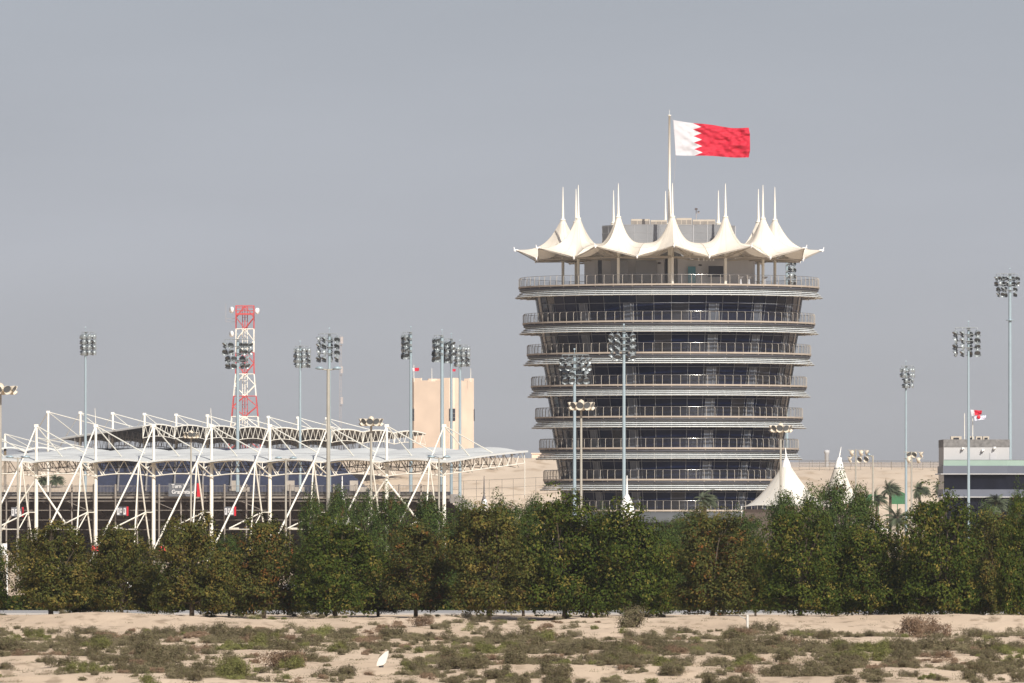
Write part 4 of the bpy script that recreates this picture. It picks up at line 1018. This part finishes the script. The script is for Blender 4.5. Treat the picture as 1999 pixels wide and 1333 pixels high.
def leaf_mesh(name, pos, nrm, size, col, m, aspect=.62):
    n = len(pos); t = rng.normal(size=(n, 3)); nrm = nrm+rng.normal(size=(n, 3))*.42; nrm /= np.linalg.norm(nrm, axis=1)[:, None]
    a = np.cross(nrm, t); a /= np.linalg.norm(a, axis=1)[:, None]; b = np.cross(nrm, a)
    sz = size*rng.uniform(.6, 1.35, (n, 1)); a = a*sz*.5; b = b*sz*.5*aspect
    co = np.stack([pos-a, pos-b*.9+a*.1, pos+a, pos+b*.9+a*.1], 1).reshape(-1, 3).astype(np.float32)
    me = bpy.data.meshes.new(name); me.vertices.add(4*n); me.vertices.foreach_set('co', co.ravel())
    me.loops.add(4*n); me.loops.foreach_set('vertex_index', np.arange(4*n, dtype=np.int32))
    me.polygons.add(n); me.polygons.foreach_set('loop_start', np.arange(0, 4*n, 4, dtype=np.int32)); me.polygons.foreach_set('loop_total', np.full(n, 4, dtype=np.int32))
    me.update(); at = me.color_attributes.new('tint', 'FLOAT_COLOR', 'POINT')
    c4 = np.ones((n, 4, 4), dtype=np.float32); c4[:, :, :3] = col[:, None, :]; at.data.foreach_set('color', c4.ravel())
    me.materials.append(m); return me
def crown(pal, w, h, z0, nl, n, lobes=48, spiky=0.0, lsize=.17, thick=.62, openness=.0):
    """w,h metres; ragged union of lobes, leaves near lobe shells"""
    L = []
    for i in range(lobes):
        f = rng.uniform(0, 1); zz_ = z0+h*(.10+.82*f)
        rad = w/2*(math.sin(math.pi*min(.97, max(.06, (f*.86+.12))))**.55)*(1-.35*spiky*f)
        a = rng.uniform(0, 2*math.pi); rr = rad*math.sqrt(rng.uniform(.12, 1))*.74
        s_ = w*rng.uniform(.085, .20); L.append((rr*math.cos(a), rr*math.sin(a), zz_, s_, s_*rng.uniform(.8, 1.35)*(1+spiky*.6)))
    for i in range(9):
        a = i*.7+rng.uniform(-.3, .3); L.append((w*.30*math.cos(a), w*.30*math.sin(a), z0+h*rng.uniform(.08, .2), w*.15, w*.13))
    for i in range(int(9+9*spiky)):
        a = rng.uniform(0, 2*math.pi); rr = w*.36*math.sqrt(rng.uniform(0, 1)); s_ = w*rng.uniform(.045, .095)
        L.append((rr*math.cos(a), rr*math.sin(a), z0+h*(rng.uniform(.84, 1.0)-.22*(rr/(w*.36))**2)-s_*.5, s_, s_*(1.6+1.6*spiky)))
    L = np.array(L); V = L[:, 3]**2*L[:, 4]; idx = rng.choice(len(L), n, p=(L[:, 3]**1.9)/(L[:, 3]**1.9).sum())
    d = rng.normal(size=(n, 3)); d /= np.linalg.norm(d, axis=1)[:, None]
    r = 1-np.abs(rng.normal(0, .10, n)); outl = rng.random(n) < .10; r[outl] = rng.uniform(1.0, 1.22, outl.sum())
    inn = rng.random(n) < .12; r[inn] = rng.uniform(.2, .9, inn.sum())
    p = L[idx, :3]+d*r[:, None]*np.stack([L[idx, 3], L[idx, 3], L[idx, 4]], 1)
    # clumping: jitter leaves round local twig points
    tw = rng.normal(0, .10, (n, 3)); key = (np.floor(p/.42)).astype(int); hsh = (key[:, 0]*73856093 ^ key[:, 1]*19349663 ^ key[:, 2]*83492791) & 1023
    k2_ = (np.floor(p/.85+.37)).astype(int); h2 = (k2_[:, 0]*83492791 ^ k2_[:, 1]*73856093 ^ k2_[:, 2]*19349663) & 1023
    keep = (hsh > 1023*(.08+openness)) & (h2 > 1023*.13); p = p[keep]+tw[keep]*.5; d = d[keep]; hk = hsh[keep]
    ex = np.percentile(np.hypot(p[:, 0], p[:, 1]), 96.5); p[:, :2] *= (w/2)/ex; hx = np.percentile(p[:, 2], 99.5); p[:, 2] = z0*.5+(p[:, 2]-z0*.5)*(z0+h)/hx
    p[:, 2] = np.maximum(p[:, 2], z0*.55+.05)
    col = pick(pal, len(p)); cl = pick(pal, 1024)[hk]; mixf = .62; col = col*(1-mixf)+cl*mixf
    col = np.where(rng.random((len(p), 1)) < .10, pick(pal, len(p)), col)
    col *= rng.uniform(.8, 1.2, (len(p), 1))
    return leaf_mesh('crown', p, d+np.array([0, 0, .35]), lsize, col, M['leaf']), L
def trunk_mesh(L, z0, h, w):
    q = MB(); b0 = Vector((0, 0, -.35)); fork = Vector((rng.uniform(-.1, .1), rng.uniform(-.1, .1), z0+.5)); q.bar(b0, fork, .17, .13, n=8)
    for (x, y, z, s_, s2) in L[::2]:
        a = fork; b = Vector((x*.45, y*.45, z*.6+.3)); c_ = Vector((x, y, z)); q.bar(a, b, .09, .05, n=5); q.bar(b, c_, .05, .02, n=4)
        for k in range(2): q.bar(b.lerp(c_, .5), c_+Vector(tuple(rng.normal(0, s_*.5, 3))), .02, .01, n=3)
    me_o = q.build('trunk', M['bark']); me = me_o.data; C.objects.unlink(me_o); bpy.data.objects.remove(me_o); return me
def variant(pal, w, h, z0, n, **k):
    cm, L = crown(pal, w, h, z0, 0, n, **k); return (cm, trunk_mesh(L, z0, h, w), w, h+z0)
NL = 34000
VAR = {
 'olive':  [variant('olive', 5.0, 5.6, .45, NL), variant('olive', 5.0, 5.6, .5, NL, openness=.05)],
 'green':  [variant('green', 5.0, 5.8, .35, NL), variant('green', 5.0, 5.8, .3, NL), variant('green', 5.0, 6.0, .4, NL, spiky=.4)],
 'rust':   [variant('rust', 5.0, 5.6, .45, NL), variant('rust', 5.0, 5.9, .45, NL)],
 'back':   [variant('back', 5.0, 7.6, .6, NL, spiky=.7), variant('back', 5.0, 7.6, .6, NL, spiky=1.0), variant('back', 5.0, 7.4, .6, NL, spiky=.5, openness=.08)],
 'thin':   [variant('olive', 5.0, 5.6, .6, 13000, openness=.22)],
}
cnt = {}
def tree(kind, px, ytop, wpx, Y, label, cat='tree', grp=None, ybase=None):
    i = cnt.get(kind, 0); cnt[kind] = i+1; cm, tm, w_, h_ = VAR[kind][i % len(VAR[kind])]
    s = F/Y; x = XX(px, Y); zb = gh(x, Y) if Y < 545 else 0; ht = ZZ(ytop, Y)-zb; ww = wpx/s
    t = thing('tree', (x, Y, zb), label, cat, grp, rz=random.uniform(0, 6.28)); t.scale = (ww/w_*(.98 if px < 560 else 1.03), ww/w_*(.98 if px < 560 else 1.03), ht/h_*(1.0 if kind != 'back' else .985))
    for nm, me in (('crown', cm), ('trunk', tm)):
        o = bpy.data.objects.new(nm, me); C.objects.link(o); o.parent = t
    return t
GF = 'row of bushy trees along the road'; GB = 'taller trees behind the front row'
T_F = [
 ('green', -22, 1050, 90, 531, 'dark green tree cut off by the left edge of the photo'),
 ('olive', 100, 1022, 165, 528, 'broad olive-brown tree below the leftmost grandstand masts'),
 ('olive', 238, 1030, 140, 530, 'sparser olive tree, third from the left in the front row'),
 ('olive', 375, 1008, 170, 525, 'large round olive tree with visible trunk below the grey grandstand sign'),
 ('rust', 515, 1014, 150, 529, 'rust-tinged tree left of the thick street lamp pole'),
 ('green', 655, 1012, 165, 526, 'dark green forked-trunk tree in front of the thick street lamp pole'),
 ('green', 592, 1075, 80, 537, 'low dark tree squeezed between rust-tinged and forked-trunk trees'),
 ('rust', 812, 1022, 135, 532, 'tree with reddish leaf tips left of the bright green hedge'),
 ('olive', 955, 990, 165, 527, 'yellowish tree right of the bright green hedge'),
 ('green', 1100, 967, 175, 528, 'tallest dark green tree below the left floodlight mast of the tower'),
 ('green', 1222, 985, 170, 526, 'dense dark tree reaching the ground under the bell-capped tent'),
 ('rust', 1390, 1005, 165, 529, 'orange-topped round tree right of the tower centre'),
 ('green', 1290, 1060, 90, 540, 'dark filler tree between the bell-capped tent and orange-topped tree'),
 ('green', 1560, 992, 160, 527, 'dark green tree below the big white tent'),
 ('green', 1475, 1065, 70, 541, 'low dark tree behind the pale marker post'),
 ('green', 1698, 1012, 150, 528, 'dark pointed tree left of the sagging low tent'),
 ('green', 1835, 966, 165, 525, 'tall tree standing before the flat-roofed building'),
 ('olive', 1935, 1005, 120, 531, 'olive tree at the foot of the flat-roofed building, near right edge'),
 ('green', 2000, 985, 110, 522, 'dark tree cut off by the right edge of the photo'),
 ('thin', 1770, 1030, 80, 545, 'thin twiggy tree beneath the shortest floodlight mast'),
]
T_S = [
 ('green', 168, 1098, 95, 538, 'shaded filler tree between the two leftmost olive trees'),
 ('green', 305, 1100, 95, 539, 'shaded filler tree left of the large round olive tree'),
 ('green', 447, 1098, 95, 538, 'shaded filler tree between the large round olive and rust-tinged trees'),
 ('green', 738, 1080, 100, 538, 'shaded filler tree between forked-trunk and reddish-tipped trees'),
 ('olive', 1022, 1070, 95, 539, 'shaded filler tree left of the tallest dark green tree'),
 ('green', 1162, 1065, 90, 538, 'shaded filler tree right of the tallest dark green tree'),
 ('green', 1632, 1085, 95, 538, 'shaded filler tree right of the tree below the big white tent'),
 ('green', 1765, 1085, 95, 537, 'shaded filler tree left of the tall tree at the flat-roofed building'),
 ('green', 1892, 1075, 95, 537, 'shaded filler tree right of the tall tree at the flat-roofed building'),
]
T_B = [
 ('back', 612, 962, 66, 640, 'slim green tree left of the thick street lamp pole base'),
 ('back', 663, 950, 70, 650, 'pointed green tree right of the thick street lamp pole'),
 ('back', 715, 962, 80, 655, 'green background tree under the crowned mast near the grandstand'),
 ('back', 768, 960, 84, 645, 'green background tree under the seventh grandstand mast'),
 ('back', 835, 968, 96, 650, 'green background tree beneath the last grandstand mast'),
 ('back', 905, 975, 95, 640, 'green background tree left of the small white spire'),
 ('back', 985, 970, 100, 655, 'green background tree right of the small white spire'),
 ('back', 1045, 968, 75, 665, 'loose green tree before the sandy bank left of the tower'),
 ('back', 1030, 995, 90, 600, 'green tree below the left corner of the round tower'),
 ('back', 1180, 995, 80, 640, 'green background tree left of the bell-capped tent'),
 ('back', 1300, 1020, 90, 640, 'low green tree between bell-capped tent and orange-topped tree'),
 ('back', 1345, 1000, 100, 700, 'grey-green tree before the tower centre base'),
 ('back', 1455, 998, 95, 660, 'green tree at the left corner of the big tent'),
 ('back', 1530, 960, 90, 650, 'green tree rising before the big white tent'),
 ('back', 1580, 950, 86, 640, 'tall green tree between the two white tents'),
 ('back', 1628, 930, 88, 650, 'tallest background tree overlapping the second white tent'),
 ('back', 1680, 950, 84, 640, 'red-flecked green tree right of the second white tent'),
 ('thin', 1745, 1045, 90, 640, 'twiggy pale tree under the sagging low tent'),
 ('back', 1925, 985, 90, 640, 'green tree under the dark window band of the right building'),
 ('back', 1995, 950, 70, 620, 'green tree top at the extreme right against the building'),
 ('thin', 60, 1040, 120, 640, 'thin tree behind the broad olive tree at left'),
 ('thin', 205, 1050, 110, 660, 'sparse grey-green tree behind the gap of the left olive trees'),
 ('back', 445, 1045, 90, 640, 'shaded green tree in the gap left of the rust-tinged tree'),
 ('thin', 300, 1060, 90, 650, 'thin leafless-topped tree in the gap right of the sparse olive tree'),
]
for t_ in T_F: tree(*t_, grp=GF)
for t_ in T_S: tree(*t_, grp='filler trees tucked behind the front row')
for t_ in T_B: tree(*t_, grp=GB)
# far scrubby trees round the circuit base hide the ground behind
for i, px in enumerate((1370, 1410, 1335)):
    tree('thin', px, 985+i*7, 70, 880+10*i, ['grey-green wind-blown tree in front of the tower base', 'hazy grey-green tree right of the wind-blown one at the tower base', 'hazy low tree left of the wind-blown one at the tower base'][i], grp='hazy trees at the tower foot')
# hedge
n = 16000; p = rng.uniform(-1, 1, (n, 3)); ax = rng.integers(0, 3, n); sg = rng.choice([-1, 1], n); p[np.arange(n), ax] = sg*rng.uniform(.82, 1.03, n)
p = p*np.array([3.4, .7, .62])+np.array([0, 0, .66]); p[:, 2] += .12*np.sin(p[:, 0]*2.1)*(p[:, 2] > .6)
me = leaf_mesh('hedge', p, p*np.array([.1, 1, 1]), .13, pick('hedge', n)*rng.uniform(.8, 1.2, (n, 1)), M['leaf'])
me.name = 'clipped_hedge'; o = bpy.data.objects.new('clipped_hedge', me); C.objects.link(o); o.location = (XX(862, 572), 572, 0); tag(o, 'bright green clipped hedge beyond the road between two trees', 'hedge')
# dark understorey hedge behind the road fills the gaps
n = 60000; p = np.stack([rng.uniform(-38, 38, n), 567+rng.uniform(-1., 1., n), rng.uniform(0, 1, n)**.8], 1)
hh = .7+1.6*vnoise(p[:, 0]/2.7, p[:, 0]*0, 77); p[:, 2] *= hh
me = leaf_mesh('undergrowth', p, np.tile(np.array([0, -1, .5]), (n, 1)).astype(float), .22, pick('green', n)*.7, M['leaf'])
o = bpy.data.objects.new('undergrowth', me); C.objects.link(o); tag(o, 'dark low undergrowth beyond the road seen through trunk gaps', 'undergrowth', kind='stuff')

# palms
def palm(px, ytop, Y, spread, trunk_h, wind, label, nfr=90):
    s = F/Y; b = P(px, ytop, Y); t = thing('palm_tree', (b.x, Y, 0), label, 'palm', 'palms blown by the wind'); zt = b.z; q = MB()
    L = spread/s/2*1.15
    for k in range(nfr):
        a = rng.uniform(0, 6.28); el = rng.uniform(-.2, 1.25); ln_ = L*rng.uniform(.8, 1.15); p = Vector((0, 0, zt-L*.35)); d = Vector((math.cos(a)*math.cos(el), math.sin(a)*math.cos(el), math.sin(el)))
        ns = 8; prev = p; side0 = d.cross(Vector((0, 0, 1))); side0 = side0.normalized() if side0.length > .1 else Vector((1, 0, 0))
        for i in range(ns):
            f = i/ns; d = (d+Vector((wind*.22, 0, -.20))).normalized(); nx_ = prev+d*ln_/ns; wd = L*.22*math.sin(math.pi*min(1, f+.18))**.7
            sd = d.cross(Vector((0, 0, 1))); sd = sd.normalized() if sd.length > .1 else side0
            for j in range(3):
                g = prev.lerp(nx_, j/3); 
                for sg in (-1, 1):
                    e = g+sd*sg*wd+d*wd*.7-Vector((0, 0, wd*.5)); n2 = d*ln_/ns*.16
                    q.add([g-n2, g+n2, e], [(0, 1, 2)])
            q.bar(prev, nx_, .025, n=3); prev = nx_
    q.build('frond', M['palm'], t)['kind'] = 'stuff'
    q = MB(); q.bar((0, 0, 0), (0, 0, zt-L*.35), .22, .2, n=9); q.bar((0, 0, zt-L*.6), (0, 0, zt-L*.2), .2, .38, n=9); q.build('trunk', M['bark'], t)
palm(1738, 948, 1300, 46, 0, .8, 'wind-blown palm before the sandy bank, left of the shortest floodlight mast')
palm(1795, 948, 1300, 42, 0, .8, 'wind-blown palm just right of the shortest floodlight mast')
palm(1836, 946, 1290, 34, 0, .5, 'palm beside the left corner of the flat-roofed building')
palm(1712, 965, 1310, 44, 0, .8, 'bushy palm before the left green screen', 44)
palm(1752, 1000, 1150, 70, 0, .1, 'low wide palm behind the sagging tent', 44)
palm(1810, 985, 1120, 60, 0, -.1, 'low palm with upright fronds left of the right building')
palm(1946, 972, 990, 62, 0, 0, 'pale palm with upright fronds in front of the right building', 40)
palm(1376, 965, 930, 52, 0, 1.0, 'palm swept right by wind in front of the tower base', 50)
palm(110, 930, 1560, 34, 0, .3, 'small palm seen through the near grandstand at left'); palm(85, 932, 1560, 30, 0, .3, 'smallest palm seen through the near grandstand, far left')

# small things glimpsed between the trees
for (px, py, Y, lb) in ((318, 1071, 700, 'red banner top left of the large round olive tree'), (447, 1070, 700, 'red banner top in the gap left of the rust-tinged tree'), (187, 1070, 720, 'faded red banner top between the two left olive trees')):
    p = P(px, py, Y); q = MB(); q.bar((0, 0, -p.z), (0, 0, .3), .05, n=6); q.cur = 1; rows = [[(-.02+x*.62, .05*math.sin(x*6+z*3), z*.42) for x in np.linspace(-.5, .5, 7)] for z in np.linspace(-.5, .5, 5)]; q.grid(rows); q.grid([[(x, y+.02, z) for x, y, z in r] for r in rows])
    o = q.build('banner_pole', [M['polebeige'], M['redcloth']]); o.location = p; tag(o, lb, 'banner')
def car(px, py, Y, label, ry=0):
    x = XX(px, Y); t = thing('parked_car', (x, Y, 0), label, 'car', 'white cars parked behind the trees', rz=ry)
    prof = [(-2.2, .35), (-2.25, .8), (-1.9, .98), (-1.25, 1.05), (-.7, 1.45), (.9, 1.48), (1.55, 1.05), (2.15, .92), (2.25, .4)]
    q = MB(); n_ = len(prof); vs = []
    for y in (-.85, .85): vs += [(a, y*(1 if b < 1.1 else .8), b) for a, b in prof]
    q.add(vs, [tuple(range(n_)), tuple(range(2*n_-1, n_-1, -1))]+[(k, n_+k, n_+(k+1) % n_, (k+1) % n_) for k in range(n_)]); q.build('body', M['trim'], t)
    q = MB(); 
    for sg in (-1, 1):
        q.add([(-1.1, sg*.86*.93, 1.08), (1.35, sg*.86*.93, 1.08), (.85, sg*.72, 1.4), (-.68, sg*.72, 1.4)], [(0, 1, 2, 3)])
    q.build('window', M['glass'], t)
    for sx in (-1.4, 1.4):
        for sy in (-.8, .8):
            q = MB(); q.bar((sx, sy-.1, .33), (sx, sy+.1, .33), .33, n=14); q.build('wheel', M['dark'], t)
car(275, 1130, 640, 'white parked car glimpsed in the gap right of the sparse olive tree'); car(175, 1130, 650, 'white parked car glimpsed between the two left olive trees'); car(608, 1100, 660, 'white parked car glimpsed left of the forked-trunk tree')
q = MB(); q.bar((-.35, 0, 0), (-.35, 0, 3.6), .06); q.bar((.35, 0, 0), (.35, 0, 3.6), .06); q.box((0, 0, 3.95), (.7, .12, .8)); o = q.build('signboard', M['trim']); o.location = (XX(4, 600), 600, 0); tag(o, 'white signboard beside the left-edge tree', 'sign')

# ================================================================ DESERT SCRUB
def shrub_var(pal, n, w=1.0, h=.48, ls=.038, stems=True):
    lob = 9; L = np.stack([rng.uniform(-.34, .34, lob)*w, rng.uniform(-.34, .34, lob)*w, rng.uniform(.1, .6, lob)*h], 1); R0 = rng.uniform(.11, .24, lob)*w
    idx = rng.choice(lob, n, p=R0**2/(R0**2).sum()); d = rng.normal(size=(n, 3)); d /= np.linalg.norm(d, axis=1)[:, None]; r = 1-np.abs(rng.normal(0, .3, n))
    o_ = rng.random(n) < .22; r[o_] = rng.uniform(1, 1.55, o_.sum())
    p = L[idx]+d*(r*R0[idx])[:, None]*np.array([1, 1, h/w*1.6]); p[:, 2] = np.abs(p[:, 2])
    key = np.floor(p/.09).astype(int); hs = (key[:, 0]*73856093 ^ key[:, 1]*19349663 ^ key[:, 2]*83492791) & 1023; k = hs > 250; p = p[k]; d = d[k]; hs = hs[k]
    col = pick(pal, len(p))*.6+pick(pal, 1024)[hs]*.4; col *= rng.uniform(.75, 1.25, (len(p), 1))
    nb = 90; a = rng.uniform(0, 6.28, nb); e = rng.uniform(.25, 1.4, nb)
    me = leaf_mesh('shrub', p, d+np.array([0, 0, .3]), ls, col, M['leaf'], .5)
    return me
SV = {'grey': [shrub_var('scrub', 6500) for _ in range(8)], 'green': [shrub_var('scrubgreen', 5200, h=.5) for _ in range(4)], 'red': [shrub_var('scrubred', 4200, h=.42) for _ in range(3)]}
def side_of(px): return 'below the grandstand' if px < 700 else ('below the round tower' if px < 1500 else 'below the flat-roofed building side')
def depth_of(py): return 'in the far strip next to the trees' if py < 1228 else ('in the dense middle band' if py < 1285 else 'in the nearest sandy foreground')
SLAB = {'grey': ('grey-brown dry shrub growing on the open pale sand', 'grey-brown desert shrubs'), 'green': ('low green leafy shrub among the grey-brown scrub', 'green desert shrubs'), 'red': ('reddish-brown dead brush clump on the sand', 'reddish dead brush clumps')}
def shrub_density(px, py):
    d = .10+1.25*math.exp(-((py-1268-6*math.sin(px/170))/15)**2)+.75*math.exp(-((py-1238-5*math.sin(px/230+1))/8)**2)+.25*math.exp(-((py-1208)/5)**2)
    d *= .35+1.1*float(vnoise(np.array([px/120.]), np.array([py/13.]), 55)[0])
    for (cx_, cy_, sx, sy, a) in ((330, 1318, 110, 16, 1.0), (850, 1310, 70, 18, 1.1), (1010, 1290, 90, 14, .9), (1190, 1300, 80, 14, .9), (1420, 1290, 60, 16, .8), (1720, 1290, 110, 16, .8), (560, 1300, 60, 8, .9), (1950, 1290, 80, 18, 1.0), (1650, 1325, 120, 8, .6), (980, 1330, 90, 8, .8), (160, 1225, 120, 14, -.5), (1600, 1218, 260, 10, -.6)):
        d += a*math.exp(-((px-cx_)/sx)**2-((py-cy_)/sy)**2)
    return max(0, min(1, d))
placed = 0; extra = []
cands = []
while len(cands) < 2350:
    px = random.uniform(-40, 2040); py = random.uniform(1203, 1345)
    if 722 < px < 772 and py > 1296: continue
    if random.random() < shrub_density(px, py): cands.append((px, py))
def kindof(px, py):
    n_ = float(vnoise(np.array([px/90.]), np.array([py/14.]), 88)[0]); r = random.random()
    if n_ > .80 or r < .07: return 'green'
    if n_ < .20 or r > .96: return 'red'
    return 'grey'
infos = []
for px, py in cands:
    Y = gy(px, py); x = XX(px, Y); sz = random.uniform(.40, .85)+(.8*random.random()**4); infos.append((sz/Y, px, py, x, Y, sz))
infos.sort(reverse=True)
fx = [(560, 1306, 'red', 2.4), (1068, 1255, 'green', 1.6), (1225, 1285, 'green', 1.7), (1630, 1278, 'green', 1.6), (1290, 1310, 'green', 1.3), (150, 1316, 'green', 1.3), (930, 1245, 'green', .8), (1000, 1243, 'green', .9), (1490, 1228, 'grey', 1.9), (1790, 1230, 'red', 2.6), (1830, 1234, 'red', 1.8), (1240, 1232, 'grey', 2.2), (1830, 1268, 'grey', 1.8)]
for (px, py, kd, sz) in fx: Y = gy(px, py); infos.insert(0, (9, px, py, XX(px, Y), Y, sz, kd))
def put_shrub(info, i):
    x, Y, sz = info[3:6]; kd = info[6] if len(info) > 6 else kindof(info[1], info[2])
    o = bpy.data.objects.new('desert_shrub', random.choice(SV[kd])); C.objects.link(o)
    o.location = (x, Y, gh(x, Y)-.03); o.rotation_euler = (0, 0, random.uniform(0, 6.28)); s2 = sz*random.uniform(.9, 1.1); o.scale = (s2*1.05, s2*1.05, s2*random.uniform(.75, 1.3))
    lab = {'grey': 'grey-brown dry shrub', 'green': 'green leafy shrub', 'red': 'reddish dead brush'}[kd]
    lab += ' '+depth_of(info[2])+', '+side_of(info[1]); tag(o, lab, 'shrub', SLAB[kd][1]+' '+depth_of(info[2])+' '+side_of(info[1]))
for i, inf in enumerate(infos[:298]): put_shrub(inf, i)
# everything smaller: one ground-cover object
ps, ds, cs = [], [], []
def mesh_pts(me):
    n_ = len(me.vertices); co = np.zeros(n_*3, dtype=np.float32); me.vertices.foreach_get('co', co); co = co.reshape(-1, 4, 3).mean(1)
    c4 = np.zeros(n_*4, dtype=np.float32); me.color_attributes['tint'].data.foreach_get('color', c4); return co, c4.reshape(-1, 4, 4)[:, 0, :3]
cache = {}
for inf in infos[298:]:
    kd = kindof(inf[1], inf[2]); me = random.choice(SV[kd])
    if me.name not in cache: cache[me.name] = mesh_pts(me)
    co, cl = cache[me.name]; k = rng.choice(len(co), 900, replace=False); a = random.uniform(0, 6.28); sz = inf[5]*.85; c_, s_ = math.cos(a), math.sin(a)
    q_ = co[k]*sz; q_ = np.stack([q_[:, 0]*c_-q_[:, 1]*s_+inf[3], q_[:, 0]*s_+q_[:, 1]*c_+inf[4], q_[:, 2]], 1); q_[:, 2] += gh(inf[3], inf[4])-.02
    ps.append(q_); cs.append(cl[k])
for _ in range(1500):  # twigs and low tufts scattered thinly
    px = random.uniform(-40, 2040); py = random.uniform(1206, 1345); Y = gy(px, py); x = XX(px, Y); k = 40; q_ = rng.normal(0, .10, (k, 3))*np.array([1.6, 1.6, .5]); q_[:, 2] = np.abs(q_[:, 2])+gh(x, Y); q_[:, 0] += x; q_[:, 1] += Y
    ps.append(q_); cs.append(pick('scrub', k))
ps = np.concatenate(ps); cs = np.concatenate(cs)
me = leaf_mesh('ground_cover', ps, np.tile(np.array([0, -.6, .8]), (len(ps), 1)), .055, cs, M['leaf'], .5)
o = bpy.data.objects.new('ground_cover', me); C.objects.link(o); tag(o, 'low dry tufts and small scrub scattered over the sand', 'ground cover', kind='stuff')

# ================================================================ HAZE
hm = bpy.data.materials.new('haze_air'); hm.use_nodes = True; n = hm.node_tree.nodes; l = hm.node_tree.links; n.remove(n['Principled BSDF'])
pv = n.new('ShaderNodeVolumePrincipled'); pv.inputs['Color'].default_value = (.93, .95, 1, 1); pv.inputs['Density'].default_value = .00006; pv.inputs['Anisotropy'].default_value = .2
l.new(pv.outputs[0], n['Material Output'].inputs['Volume'])
q = MB(); q.box((0, 9900, 35), (7000, 20200, 76)); q.v = q.v; ho = q.build('haze', hm); ho['kind'] = 'stuff'; ho['label'] = 'thin pale desert haze'; ho['category'] = 'haze'
